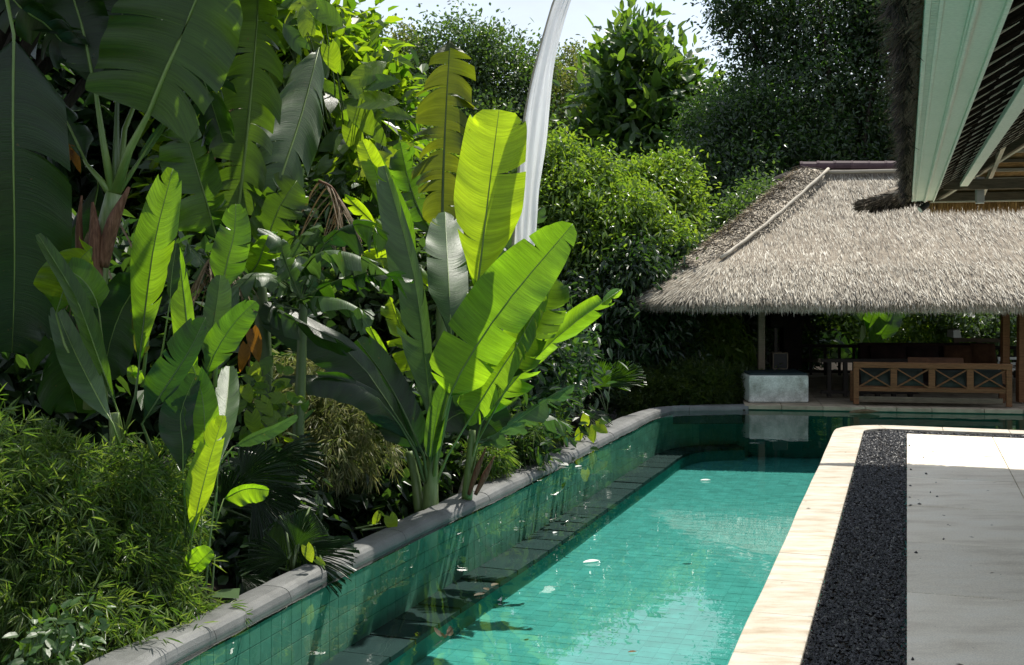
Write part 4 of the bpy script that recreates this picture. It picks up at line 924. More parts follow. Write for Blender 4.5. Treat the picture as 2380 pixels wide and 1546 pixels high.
def dry_strips(parent, pts, m, seed, n=26, L=.5, w=.02, name='dry_leaf'):
    """a dead leaf: strips hanging from its rib"""
    g = np.random.default_rng(seed); Pm = catmull([at(*p) for p in pts], 40); V = []; UV = []; Fc = []
    for k in range(n):
        p = Pm[int(g.uniform(0, 39))]; a = g.uniform(-1, 1); d = np.array([a*.8, g.uniform(-.5, .3), -.5]); d /= np.linalg.norm(d); l = L*g.uniform(.5, 1.2); o = len(V); s = np.array([.5, .8, .1])*w*g.uniform(.5, 1.5)
        for i in range(6):
            t = i/5; q = p+d*l*t+np.array([0, 0, -.55])*l*t*t; tw = 1-.6*t; V += [q-s*tw, q+s*tw]; UV += [(t, -1), (t, 1)]
        Fc += [(o+2*i, o+2*i+1, o+2*i+3, o+2*i+2) for i in range(5)]
    lf = obj(name, V, Fc, M[m], parent, loc=Vector(Pm[20]), uv=np.array(UV), smooth=True)
    MB().tube([Vector(p) for p in Pm[::4]], [.016-.0012*i for i in range(10)], 6).build('midrib', M['sheath'], lf, smooth=True); return lf
def stem(parent, pts, rad, m='stem_green', name='pseudostem', k=12):
    P = catmull([at(*p) for p in pts], 14); r = np.interp(np.linspace(0, 1, 14), np.linspace(0, 1, len(rad)), rad)
    return MB().tube([Vector(p) for p in P], list(r), k).build(name, M[m], parent, loc=Vector(P[0]), smooth=True)
def broad_mesh(name, m, L=1, Wd=.6, heart=.12, cup=.15, droop=.2, n=9, lobes=0):
    """one broad leaf lying along +Y, top face +Z"""
    V = []; UV = []; Fc = []; nc = 7
    for i in range(n):
        t = i/(n-1); w = Wd/2*(math.sin(math.pi*min(1, .10+.90*t)**.75))**.8*(1 if t < .999 else .0)
        if lobes: w *= .86+.14*math.cos(t*lobes*6.28)
        for c in range(nc):
            s = -1+2*c/(nc-1); V.append((s*w, L*(t-(heart*abs(s)*(1-t)**2)), cup*abs(s)*w-droop*t*t*L+.02*L*math.sin(t*18)*abs(s))); UV.append((t*3+abs(s)*.5, s))
    for i in range(n-1):
        for c in range(nc-1): Fc.append((i*nc+c, i*nc+c+1, (i+1)*nc+c+1, (i+1)*nc+c))
    return mesh_np(name, V, Fc, m, uv=np.array(UV), smooth=True)
def place_leaf(me, p, d, nv, s, parent, name='leaf'):
    d = Vector(d).normalized(); x = d.cross(Vector(nv))
    if x.length < 1e-3: x = d.orthogonal()
    x.normalize(); z = x.cross(d); o = link(name, me, parent, p)
    o.matrix_local = Matrix.Translation(o.location) @ Matrix((x, d, z)).transposed().to_4x4() @ Matrix.Diagonal((s*random.uniform(.85, 1.15), s, s, 1)); return o
def fan_leaf(parent, c, out, nv, rad, m, seed, spread=2.4, seg=32, droop=.2, name='fan_leaf', stalk=None, split=.72):
    """a pleated fan: segments folded along their ribs, free at the outer end"""
    g = np.random.default_rng(seed); c = Vector(c); out = Vector(out).normalized(); nv = Vector(nv).normalized(); x = out.cross(nv).normalized(); nv = x.cross(out); V = []; UV = []; Fc = []
    for k in range(seg):
        a0 = -spread/2+spread*k/seg; a1 = a0+spread/seg; am = (a0+a1)/2; o = len(V); l = rad*(1-.12*abs(am)/(spread/2))*g.uniform(.92, 1.05)
        for i in range(6):
            t = i/5; 
            pinch = 1 if t < split else 1-.9*((t-split)/(1-split))**1.4
            for a, h in ((am+(a0-am)*pinch, 0), (am, .035*rad), (am+(a1-am)*pinch, 0)):
                p = c+(out*math.cos(a)+x*math.sin(a))*l*t+nv*(h*t-.10*rad*t*t)+Vector((0, 0, -droop*rad*t*t*g.uniform(.9, 1.15)*(1+.3*abs(am)))); V.append(p); UV.append((a*3, t*.5))
        for i in range(5):
            for q in range(2): Fc.append((o+i*3+q, o+i*3+q+1, o+(i+1)*3+q+1, o+(i+1)*3+q))
    lf = obj(name, V, Fc, M[m], parent, loc=c, uv=np.array(UV), smooth=False)
    if stalk: MB().tube([Vector(s) for s in stalk]+[c], .010, 6).build('stalk', M['ban_ribdark'], lf, smooth=True)
    return lf
def bamboo_mass(name, blobs, n, L, Wd, m, parent, seed, down=.55, kind=None, tuft=6, spread=.9, inner=.3):
    """narrow leaves in little drooping fans at twig ends"""
    g = np.random.default_rng(seed); P, D = crown_points(blobs, n//tuft*2, 2, .05, seed, inner); pm = g.permutation(len(P)); P, D = P[pm], D[pm]; keep = P[:, 2] > -1.4; P, D = P[keep][:n//tuft], D[keep][:n//tuft]; k = len(P)
    ax_ = nrm(D*.7+g.normal(0, .5, D.shape)+np.array([0, -.25, -down])); idx = np.repeat(np.arange(k), tuft)
    d = nrm(ax_[idx]+g.normal(0, spread*.5, (k*tuft, 3))); nv = g.normal(0, .5, d.shape)+np.array([0, -.2, 1.0])
    return leaf_mass(name, P[idx]+d*.02, d, nv, L, Wd, m, parent, seed+1, .25, .12, kind)
def twigs(name, blobs, base, n, m, parent, seed, r=.006, k=5):
    g = random.Random(seed); mb = MB()
    for i in range(n):
        c, rr = g.choice(blobs); e = Vector(c)+Vector([rr[j]*g.uniform(-.8, .8) for j in range(3)]); b = Vector(base)+Vector((g.uniform(-1, 1)*rr[0]*.6, g.uniform(-1, 1)*rr[1]*.6, 0))
        mb.tube([b, b.lerp(e, .5)+Vector((0, 0, .15)), e+Vector((g.uniform(-.1, .1), 0, .05))], [r, r*.7, r*.25], k, cap=False)
    return mb.build(name, M[m], parent, smooth=True)
# ================================================================== trees behind, far to near
tag(leaf_mass('distant_forest', *(lambda P, D: (P, D*.6+np.random.default_rng(1).normal(0, .7, D.shape), np.random.default_rng(2).normal(0, .5, D.shape)+np.array([0, 0, 1])))(
    *crown_points([blob(x, y, 105, 190, 120, 6) for x, y in [(-100, 370), (200, 350), (500, 350), (760, 370), (1050, 340), (1350, 370), (1650, 380), (1950, 370), (2250, 350), (2550, 370), (400, 560), (900, 560), (1400, 560), (1900, 560), (2400, 560)]], 60000, 10, .8, 31, .4)), .65, .4, M['leaf_tree'], None, 5, hexa=False),
    'mass of far off trees closing the view behind everything', 'forest', None, 'stuff')
tree('tree', 'pale small leaved tree at the left edge of the sky patch', 'tree', [blob(775, 128, 90, 62, 75), blob(735, 188, 90, 70, 100), blob(800, 228, 87, 70, 110)], 7000, .38, .17, M['leaf_olive'], 41, cl=10, cr_=.6, trunk=1)
tree('tree', 'round topped olive green tree between the pale tree and the tallest crown', 'tree', [blob(885, 178, 86, 90, 100), blob(860, 298, 84, 110, 130), blob(940, 238, 86, 70, 110)], 15000, .36, .17, M['leaf_olive'], 42, cl=12, cr_=.6, trunk=1)
tree('tree', 'broad tree with the tallest crown left of the banner', 'tree', [blob(1060, 148, 82, 85, 105), blob(1150, 203, 82, 100, 110), blob(990, 238, 82, 90, 110), blob(1080, 328, 80, 170, 130), blob(1230, 198, 83, 60, 90)], 30000, .36, .16, M['leaf_tree'], 43, cl=12, cr_=.56, trunk=1)
tree('tree', 'lower olive tree directly right of the banner', 'tree', [blob(1330, 218, 90, 70, 85), blob(1290, 338, 84, 110, 140), blob(1400, 338, 87, 80, 120)], 17000, .36, .16, M['leaf_olive'], 44, cl=12, cr_=.56, trunk=1)
# big-leaf tree: its nearest leaves are pieces of their own
bt = tree('breadfruit_tree', 'big leaved dark tree whose pointed top reaches the frame right of the banner', 'tree', [blob(1500, 228, 75, 95, 120), blob(1490, 118, 75, 50, 75), blob(1570, 238, 75, 70, 75), blob(1430, 208, 75, 60, 110), blob(1520, 368, 75, 130, 120), blob(1420, 368, 75, 70, 110)],
          4200, .95, .40, M['leaf_big'], 45, cl=6, cr_=.68, trunk=1, inner=.5, droop=.1, updir=.5)
g = np.random.default_rng(46); P, D = crown_points([blob(1495, 68, 73, 26, 55), blob(1500, 198, 73, 95, 130), blob(1600, 228, 73, 55, 60), blob(1410, 168, 73, 50, 90), blob(1520, 338, 73, 130, 100)], 300, 5, .6, 47, .1)
bm_ = broad_mesh('leaf', M['leaf_big'], 1, .42, .0, .2, .18)
for p, d in zip(P[:285], D[:285]): place_leaf(bm_, Vector(p), Vector(d)*.7+Vector(g.normal(0, .5, 3))+Vector((0, 0, .55)), Vector(g.normal(0, .4, 3))+Vector((0, -.4, .8)), g.uniform(.82, 1.3), bt)
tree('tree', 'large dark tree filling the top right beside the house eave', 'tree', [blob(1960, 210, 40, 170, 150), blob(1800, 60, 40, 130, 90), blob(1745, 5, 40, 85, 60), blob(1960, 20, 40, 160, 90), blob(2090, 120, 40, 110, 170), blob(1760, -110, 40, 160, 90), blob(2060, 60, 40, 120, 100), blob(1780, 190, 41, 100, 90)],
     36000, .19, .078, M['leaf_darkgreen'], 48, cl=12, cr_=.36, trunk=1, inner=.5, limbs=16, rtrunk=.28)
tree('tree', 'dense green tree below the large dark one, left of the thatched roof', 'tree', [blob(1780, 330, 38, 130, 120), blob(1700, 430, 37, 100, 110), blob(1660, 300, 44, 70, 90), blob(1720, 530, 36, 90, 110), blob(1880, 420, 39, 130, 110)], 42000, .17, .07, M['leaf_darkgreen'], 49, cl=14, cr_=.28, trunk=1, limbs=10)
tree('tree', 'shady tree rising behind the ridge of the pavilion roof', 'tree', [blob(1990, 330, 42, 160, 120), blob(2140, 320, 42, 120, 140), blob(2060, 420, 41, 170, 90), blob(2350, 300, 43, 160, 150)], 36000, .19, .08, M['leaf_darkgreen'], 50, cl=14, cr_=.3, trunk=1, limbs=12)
b_ = MB(); b_.tube([at(1690, 500, 33), at(1760, 440, 33), at(1830, 410, 33.4), at(1930, 405, 34), at(2020, 380, 34.5)], [.10, .13, .13, .11, .06], 8); b_.tube([at(1830, 410, 33.4), at(1720, 520, 33), at(1690, 640, 33)], [.09, .06, .04], 7)
tag(b_.build('fallen_branch' if False else 'bare_branch', M['bark'], None, loc=at(1830, 410, 33.4), smooth=True), 'dark bare branch arching over the left slope of the thatched roof', 'branch')
tree('tree', 'yellow green bush tree catching the sun by the left slope of the roof', 'tree', [blob(1545, 450, 30, 75, 62), blob(1500, 440, 30, 60, 50), blob(1570, 520, 29.5, 50, 55)], 11000, .16, .07, M['leaf_lit'], 51, cl=12, cr_=.22, trunk=1)
tree('tree', 'sunlit shrub between the bare branch and the roof slope', 'tree', [blob(1790, 480, 31, 60, 45), blob(1730, 530, 30.5, 60, 50), blob(1690, 610, 30, 70, 60)], 11000, .14, .06, M['leaf_tree'], 52, cl=12, cr_=.2)
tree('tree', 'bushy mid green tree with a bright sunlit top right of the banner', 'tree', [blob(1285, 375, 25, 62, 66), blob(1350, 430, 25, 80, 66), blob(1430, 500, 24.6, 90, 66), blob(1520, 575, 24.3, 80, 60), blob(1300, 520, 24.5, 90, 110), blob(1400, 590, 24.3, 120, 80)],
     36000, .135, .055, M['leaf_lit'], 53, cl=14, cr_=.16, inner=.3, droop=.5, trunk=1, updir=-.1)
tree('tree', 'lower half of the sunlit bush right of the banner, its shade put into darker leaves', 'tree', [blob(1420, 690, 24.3, 180, 120), blob(1560, 660, 23.9, 70, 85), blob(1300, 740, 23.8, 130, 130), blob(1470, 800, 23.4, 120, 90)], 26000, .15, .06, M['leaf_darkgreen'], 57, cl=14, cr_=.16, inner=.3, droop=.5, updir=-.1)  # same bush as above; shade on its lower half put into the leaf colour
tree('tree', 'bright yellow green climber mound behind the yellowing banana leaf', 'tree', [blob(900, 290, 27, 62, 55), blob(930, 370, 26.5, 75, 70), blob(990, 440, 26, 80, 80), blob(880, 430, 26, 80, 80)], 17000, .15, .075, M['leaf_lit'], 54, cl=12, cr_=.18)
tree('tree', 'drooping leafy branches hanging in the dark left of the pavilion posts', 'tree', [blob(1650, 790, 24.5, 62, 45), blob(1690, 830, 24.3, 40, 28), blob(1620, 850, 24.4, 60, 40)], 3600, .17, .06, M['leaf_lit'], 55, cl=10, cr_=.16, droop=.6, updir=-.5)
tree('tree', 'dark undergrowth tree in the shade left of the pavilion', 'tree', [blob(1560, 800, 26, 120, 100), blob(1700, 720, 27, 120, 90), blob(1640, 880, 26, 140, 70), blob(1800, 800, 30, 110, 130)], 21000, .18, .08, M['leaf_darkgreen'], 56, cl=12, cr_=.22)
# behind the pavilion
for i, (x, y, rx, ry, Y, m, L_, w_, lab) in enumerate([
    (1830, 760, 90, 110, 34.5, 'leaf_lit', .17, .09, 'pale flecked shrub behind the lantern and railing'), (1930, 720, 90, 90, 36, 'leaf_lit', .16, .08, 'leafy green shrub behind the far banana plant'),
    (2110, 740, 110, 100, 35, 'leaf_lit', .16, .07, 'lighter twiggy shrub in the middle under the far eave'), (2230, 740, 100, 110, 36, 'leaf_lit', .16, .08, 'green shrub behind the open wooden frame'),
    (2000, 860, 160, 70, 37, 'leaf_tree', .18, .09, 'low dark shrub behind the railing'), (2330, 800, 90, 120, 35, 'leaf_tree', .18, .09, 'dark shrub behind the right hand posts')]):
    tree('shrub', lab, 'shrub', [blob(x, y, Y, rx, ry), blob(x+rx*.4, y+ry*.4, Y, rx*.7, ry*.6)], 5500, L_, w_, M[m], 60+i, cl=10, cr_=.22, group='shrubs behind the pavilion')
bg_ = tree('flowering_shrub', 'white flowering climber high at the right under the far eave', 'shrub', [blob(2260, 730, 33.5, 110, 45), blob(2180, 715, 33.7, 60, 25), blob(2350, 760, 33.5, 60, 60)], 5200, .13, .07, M['leaf_tree'], 70, cl=9, cr_=.18)
P, D = crown_points([blob(2300, 722, 33, 60, 16), blob(2180, 712, 33, 40, 10)], 160, 12, .09, 71, .2); g = np.random.default_rng(5); leaf_mass('blossom', P, D+g.normal(0, .6, D.shape), g.normal(0, .6, D.shape)+[0, -.5, .6], .09, .07, M['petal'], bg_, 3)
eb2 = empty('banana_plant', Vector((at(2010, 900, 33.5).x, 33.5, -.4)), 'dull green banana plant behind the railing, seen under the far eave', 'banana plant')
stem(eb2, [(2010, 960, 33.5), (2005, 800, 33.5), (2010, 740, 33.5)], [.13, .10, .06])
for i, (p, hw, mm, tl) in enumerate([([(2010, 760, 33.4), (1975, 710, 33.2), (1930, 660, 33.0), (1890, 640, 33.0)], 24, 'ban_silver', .7), ([(2015, 770, 33.3), (2035, 720, 33.2), (2060, 660, 33.2)], 40, 'ban_mid', .3), ([(2000, 900, 33.2), (2010, 830, 33.0), (2060, 760, 32.8), (2090, 700, 33.0)], 30, 'ban_mid', .2),
    ([(2000, 880, 33.2), (1985, 830, 33.0), (1950, 790, 32.8), (1890, 790, 32.7)], 20, 'ban_dark', .4), ([(1985, 930, 33.2), (1965, 860, 33.0), (1945, 800, 33.0)], 33.0, 'ban_silver', .2), ([(2000, 950, 33.0), (1960, 890, 32.7), (1900, 860, 32.6), (1850, 880, 32.6)], 33.0, 'ban_mid', .3), ([(2085, 760, 33.5), (2088, 700, 33.6), (2090, 640, 33.6)], 36, 'ban_mid', .1)]):
    banana_leaf(eb2, p, hw, mm, 200+i, tilt=tl, tears=3, tearspread=.2)
# ---- hedge at the pool's end, lit at its left end
hg = empty('hedge', gnd(1600, 945, -.2), 'dark clipped hedge at the far left end of the pool', 'hedge')
bl_ = [blob(x, 905, 22.75, 75, 52, .55) for x in range(1520, 1780, 45)]+[blob(1490, 915, 22.9, 55, 50, .5), blob(1465, 935, 22.8, 36, 36, .4)]
P, D = crown_points(bl_, 30000, 8, .06, 80, .3); g = np.random.default_rng(81); leaf_mass('foliage', P, D+g.normal(0, .6, D.shape)+[0, 0, .2], g.normal(0, .6, D.shape)+[0, -.2, .8], .11, .02, M['leaf_hedge'], hg, 82, .2)
twigs('stem', bl_, gnd(1600, 945, -.4), 26, 'bark', hg, 83, .012)
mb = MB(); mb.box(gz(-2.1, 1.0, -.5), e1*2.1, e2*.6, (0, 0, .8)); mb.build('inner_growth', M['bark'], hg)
# ================================================================== left thicket
tree('added_shade_crown', 'unseen leafy crown added above the frame to shade the tall left banana', 'tree', [((-3.25, 10.35, 5.75), (.95, .85, .4)), ((-4.3, 9.9, 5.7), (1.2, 1.2, .5)), ((-2.6, 11.9, 6.3), (.8, .7, .4)), ((-4.4, 11.5, 6.4), (1.2, 1.2, .5))], 5200, .34, .17, M['leaf_heart'], 88, base=(-7.2, 10.5, -.6), cl=7, cr_=.2, trunk=1, inner=.6, limbs=12, rtrunk=.16)  # crown out of view, added to cast shade on the tall banana leaves
# dark tangle filling the depth behind the bananas
for i, (bl_, n, L_, w_, m, lab) in enumerate([
    ([blob(60, 500, 19, 330, 330, 2), blob(350, 250, 20, 300, 260, 2), blob(150, 100, 20, 300, 260, 2)], 12000, .36, .17, 'leaf_darkgreen', 'deep green tree in shade behind the tall left banana'),
    ([blob(600, 480, 18.5, 190, 200, 1.6), blob(740, 300, 19, 150, 200, 1.6), blob(640, 120, 19.5, 190, 170, 1.6)], 13000, .32, .15, 'leaf_heart', 'leafy tree behind the pair of tall torn banana leaves'),
    ([blob(820, 560, 17.5, 150, 140, 1.3), blob(760, 700, 16.5, 170, 110, 1.2), blob(930, 640, 17, 130, 130, 1.2)], 15000, .20, .09, 'leaf_tree', 'tangled green thicket left of the central banana plant'),
    ([blob(300, 780, 14.5, 300, 170, 1.3), blob(100, 850, 13.5, 240, 180, 1.2), blob(520, 850, 14, 150, 140, 1)], 9000, .30, .13, 'leaf_darkgreen', 'dark undergrowth behind the young banana clump'),
    ([blob(700, 1180, 13.4, 190, 90, .6), blob(900, 1080, 14.2, 120, 130, .7), blob(560, 1230, 11.6, 130, 110, .6)], 7000, .20, .08, 'leaf_darkgreen', 'dark ground shrub behind the fan palms by the coping'),
    ([blob(1120, 880, 16.5, 160, 160, 1), blob(1225, 880, 19, 110, 110, 1), blob(1150, 1000, 15.3, 80, 70, .6), blob(1340, 870, 23, 90, 80, .8)], 14000, .17, .07, 'leaf_darkgreen', 'shaded bush behind the right side of the central banana')]):
    tree('thicket_tree' if i < 2 else 'shrub', lab, 'tree' if i < 2 else 'shrub', bl_, n, L_, w_, M[m], 90+i, cl=9, cr_=.22, inner=.5, z0=-.6, trunk=1 if i < 3 else None)
# bamboo bushes
def bamboo(name, label, bl_, n, L_, w_, m, seed, base, **kw):
    t = empty(name, base, label, 'bamboo'); bamboo_mass('foliage', bl_, n, L_, w_, M[m], t, seed, **kw); twigs('cane', bl_, base, 46, 'ban_ribdark', t, seed+3, .007); return t
bamboo('bamboo_bush', 'khaki drooping bamboo bush between the fan palms and the central banana', [blob(770, 950, 12.9, 115, 95, .4), blob(700, 880, 13.1, 80, 70, .4), blob(840, 1010, 12.8, 80, 80, .4), blob(760, 1040, 12.6, 100, 60, .4), blob(660, 960, 12.8, 50, 60, .3)], 12000, .14, .012, 'leaf_khaki', 110, at(780, 1180, 12.9), down=.9, inner=.4)
bamboo('bamboo_bush', 'green bamboo tuft behind the coping right of the central banana', [blob(1185, 1015, 15.2, 70, 45, .5), blob(1240, 985, 16.6, 70, 40, .5), blob(1130, 1060, 14.0, 45, 35, .3)], 8000, .15, .014, 'leaf_bamboo', 113, at(1200, 1120, 14.4), down=.3)
hb_ = [blob(60, 1130, 8.6, 150, 130, .45), blob(220, 1150, 8.7, 160, 130, .45), blob(345, 1180, 8.9, 95, 150, .4), blob(90, 1290, 8.2, 190, 170, .5), blob(280, 1330, 8.5, 150, 130, .45), blob(370, 1400, 8.5, 80, 80, .4), blob(120, 1440, 7.9, 190, 120, .4), blob(-60, 1250, 8, 120, 250, .5)]
hd = empty('bamboo_hedge', at(180, 1500, 8.4), 'dense low bamboo hedge with narrow leaves filling the lower left corner', 'hedge')
bamboo_mass('foliage', hb_, 40000, .12, .0105, M['leaf_bamboo'], hd, 116, down=.25, spread=1.1, inner=.35)
twigs('cane', hb_, at(180, 1540, 8.5), 90, 'ban_ribdark', hd, 118, .005)
bamboo_mass('trailing_foliage', [blob(470, 1425, 8.55, 75, 22, .15), blob(370, 1470, 8.1, 80, 26, .15), blob(300, 1500, 7.8, 60, 25, .15)], 900, .11, .011, M['leaf_bamboo'], hd, 119, down=.1, spread=1.2)
# small white-edged shrub in the corner
ws = empty('pale_shrub', at(110, 1560, 7.0), 'small shrub with pale glossy oval leaves at the bottom left corner', 'shrub')
bw = broad_mesh('leaf', M['leaf_gloss'], 1, .5, 0, .2, .15); g = np.random.default_rng(9)
P, D = crown_points([blob(120, 1480, 7.0, 65, 60, .15), blob(100, 1530, 6.9, 80, 40, .15), blob(190, 1460, 7.0, 50, 40, .12)], 150, 5, .05, 120, .3)
for p, d in zip(P, D): place_leaf(bw, Vector(p), Vector(d)+Vector(g.normal(0, .5, 3)), Vector((0, -.4, .9))+Vector(g.normal(0, .4, 3)), g.uniform(.055, .10), ws)
twigs('stem', [blob(120, 1480, 7.0, 65, 60, .15)], at(120, 1600, 7), 14, 'ban_ribdark', ws, 121, .004)

# ---- large-leaved climbers and small bright shrubs, each leaf a piece of its own
bh = broad_mesh('leaf', M['leaf_heart'], 1, .72, .25, .12, .25); bl2 = broad_mesh('leaf', M['leaf_lime'], 1, .7, .2, .1, .2)
def leafy(name, label, cat, base, spots, seed, extra=None, stems=True):
    t = empty(name, base, label, cat); g = random.Random(seed); mb = MB()
    for (px, py, Y, ang, s, k) in spots:
        p = at(px, py, Y); d = Vector((math.sin(R(ang)), g.uniform(-.3, .2), -math.cos(R(ang)))); me = bl2 if k else bh
        place_leaf(me, p, d, Vector((g.uniform(-.2, .2), -1, g.uniform(.15, .6))), s, t); mb.tube([p, p+Vector((g.uniform(-.1, .1), .15, -.12)), Vector(base).lerp(p, .55)+Vector((0, .3, 0))], [.006, .007, .012], 5, cap=False)
    if extra:
        for bl_, n, smin, smax in extra:
            P, D = crown_points(bl_, n, 3, .12, seed, .3); gg = np.random.default_rng(seed)
            for p, d in zip(P[:260], D[:260]): place_leaf(bh, Vector(p), Vector(d)+Vector(gg.normal(0, .6, 3))+Vector((0, 0, -.4)), Vector((0, -.5, .7))+Vector(gg.normal(0, .5, 3)), gg.uniform(smin, smax), t)
    mb.build('stem', M['ban_ribdark'], t, smooth=True); return t
leafy('climbing_plant', 'tall climber with big bright heart shaped leaves against the sky left of centre', 'climber', at(830, 560, 17),
      [(765, 108, 16, 15, .36, 1), (772, 62, 16, 160, .0001, 1), (835, 185, 16, 130, .46, 1), (860, 195, 16, 100, .40, 0), (850, 235, 16, 95, .44, 0), (700, 110, 16.3, 215, .42, 0), (715, 75, 16.3, 190, .40, 1), (690, 25, 16.5, 120, .4, 0), (740, 20, 16.4, 60, .4, 0), (660, 40, 16.8, 150, .4, 0), (700, 160, 16.6, 40, .38, 0), (900, 260, 16.4, 80, .34, 0), (830, 250, 16.2, 30, .42, 0), (815, 300, 16.2, 20, .4, 0), (860, 290, 16.4, 40, .36, 0), (840, 390, 16, 120, .42, 1), (900, 400, 16, 140, .4, 1), (930, 380, 16.1, 150, .34, 1), (950, 420, 16.1, 110, .34, 0), (860, 460, 16.2, 20, .4, 0)],
      130, [([blob(840, 320, 16.8, 60, 90, .4), blob(820, 450, 16.8, 90, 90, .4), blob(690, 90, 17.2, 60, 110, .4), blob(900, 480, 16.8, 60, 70, .4)], 190, .26, .4)])
leafy('lime_shrub', 'small bright lime leaved shrub beside the young banana clump', 'shrub', at(600, 1050, 11),
      [(570, 900, 10.6, 20, .15, 1), (590, 880, 10.7, 170, .16, 1), (605, 930, 10.6, 40, .18, 1), (630, 925, 10.7, 90, .17, 1), (585, 960, 10.5, 10, .2, 1), (620, 965, 10.6, 60, .2, 1), (600, 990, 10.6, 20, .15, 1), (640, 900, 10.8, 120, .15, 1), (560, 930, 10.6, 330, .18, 0), (650, 950, 10.8, 80, .14, 0), (610, 860, 10.8, 150, .16, 0), (575, 1000, 10.6, 340, .15, 0)],
      131, [([blob(600, 940, 10.8, 50, 60, .2)], 60, .07, .13)])
leafy('lime_shrub', 'yellow green seedling peeping over the coping near the far end', 'shrub', at(1365, 1010, 17.5), [(1350, 1000, 17, 340, .2, 1), (1370, 995, 17, 20, .22, 1), (1385, 988, 17, 60, .2, 1), (1360, 985, 17, 180, .18, 1), (1395, 980, 17, 100, .16, 1)], 132)
leafy('lime_shrub', 'bright single leaved seedling at the coping edge below the fan palms', 'shrub', at(720, 1320, 9.6), [(712, 1270, 9.55, 20, .14, 1), (735, 1300, 9.5, 60, .09, 1), (905, 1200, 11.2, 20, .17, 1), (880, 1195, 11.3, 330, .12, 0)], 133)
wl = empty('withered_plant', at(585, 860, 11), 'orange withered leaf hanging between the young bananas and the thicket', 'plant')
bo = broad_mesh('leaf', M['leaf_orange'], 1, .42, .1, .3, .3)
for px, py, a, s in ((585, 765, 15, .3), (572, 800, -10, .26), (165, 325, -8, .22), (170, 350, 20, .2)): place_leaf(bo, at(px, py, 10.8), (math.sin(R(a)), -.1, -math.cos(R(a))), (.3, -1, .1), s, wl)
MB().tube([at(585, 765, 10.8), at(575, 900, 11), at(585, 1000, 11)], .008, 6).build('stem', M['sheath'], wl, smooth=True)
# ---- fan palms
def fans(label, base, L):
    t = empty('fan_palm', base, label, 'palm')
    for i, (px, py, Y, ang, rad, m, sp, tlt) in enumerate(L):
        c = at(px, py, Y); o = Vector((math.sin(R(ang)), -.35, math.cos(R(ang)))); fan_leaf(t, c, o, Vector((0, -1, tlt)), rad, m, 300+i+int(px), sp, stalk=[Vector(base), Vector(base).lerp(c, .6)+Vector((0, .05, .08))])
    return t
fans('big dark fan palm in deep shade behind the coping, left of centre', at(660, 1300, 10.9), [(560, 1120, 10.8, 60, .62, 'palm', 2.6, .4), (590, 1150, 10.6, 110, .6, 'palm', 2.3, .5), (520, 1180, 10.7, 20, .5, 'palm', 2.2, .3), (640, 1060, 11.2, 100, .5, 'palm', 2.4, .4), (480, 1060, 11, 330, .4, 'palm', 2.0, .3)])
fans('low fan palm lying over the coping below the big dark one', at(680, 1330, 9.8), [(690, 1290, 9.9, 75, .55, 'palm', 1.3, .9), (690, 1270, 10.0, 20, .42, 'palm', 1.9, .5), (670, 1300, 9.7, 290, .42, 'palm', 1.8, .8), (720, 1180, 10.3, 200, .45, 'palm', 2.2, .6), (560, 1340, 9.5, 110, .3, 'palm', 1.6, .9), (650, 1200, 10.2, 160, .4, 'palm', 1.9, .6)])
fans('lit fan palm near the far end of the pool, left of the hedge', at(1410, 960, 20), [(1390, 900, 20.3, 20, .65, 'palm_lit', 2.0, .3), (1420, 895, 20.3, 40, .7, 'palm_lit', 1.2, .2), (1380, 910, 20.3, 320, .5, 'palm', 2.2, .3), (1360, 965, 18.6, 90, .42, 'palm', 2.2, 1.4)])
# ================================================================== banana plants
B = banana_leaf
# ---- the tall plant at the left
Y = 9.8
A = empty('banana_plant', at(225, 900, Y), 'tall banana plant at the left with a brown sheathed stem and large shaded leaves', 'banana plant')
stem(A, [(222, 950, Y), (228, 640, Y), (245, 540, Y), (268, 450, Y)], [.10, .085, .08, .075])
for p, r in (([(186, 620, Y-.1), (184, 520, Y-.1), (190, 455, Y-.1)], [.035, .03, .008]), ([(222, 660, Y-.14), (222, 560, Y-.13), (215, 470, Y-.12)], [.055, .06, .012]), ([(238, 620, Y-.12), (262, 520, Y-.14), (300, 435, Y-.16)], [.05, .06, .012])): stem(A, p, r, 'sheath', 'sheath', 8)
B(A, [(345, 265, Y-.1), (392, 150, Y-.15), (440, 40, Y-.1), (500, -120, Y)], 165, 'ban_edge', 1, [(268, 450, Y), (300, 350, Y-.05)], tilt=-.25, hwl=135, fold=.12, rib=.03, base=.07, slant=-.10, tears=3, tearspread=.10)
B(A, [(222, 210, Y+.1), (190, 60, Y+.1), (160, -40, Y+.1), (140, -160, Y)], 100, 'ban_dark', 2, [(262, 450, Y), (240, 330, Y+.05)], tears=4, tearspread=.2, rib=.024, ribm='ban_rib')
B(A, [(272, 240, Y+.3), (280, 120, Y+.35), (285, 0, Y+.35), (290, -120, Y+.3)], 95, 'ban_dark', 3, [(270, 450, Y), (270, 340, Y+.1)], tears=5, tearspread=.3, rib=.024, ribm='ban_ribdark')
B(A, [(320, 380, Y+.1), (350, 330, Y+.1), (372, 300, Y+.05), (380, 285, Y)], 10, 'ban_silver', 4, [(272, 450, Y)], rib=.02, tilt=.4)
B(A, [(200, 380, Y+.2), (140, 260, Y+.3), (60, 190, Y+.3), (-40, 170, Y+.3)], 60, 'ban_dark', 5, [(262, 460, Y), (235, 420, Y)], tilt=.5, tears=8, tearspread=.3, rib=.022, droop=.3)
B(A, [(330, 200, Y+.6), (420, 130, Y+.7), (470, 180, Y+.7), (520, 330, Y+.7)], 70, 'ban_dark', 6, [(275, 440, Y), (290, 300, Y+.3)], tears=10, tearspread=.45, droop=.2, rib=.02)
B(A, [(230, 420, Y+.4), (200, 560, Y+.5), (150, 660, Y+.6), (100, 760, Y+.6)], 70, 'ban_dark', 7, [(262, 450, Y)], tears=5)
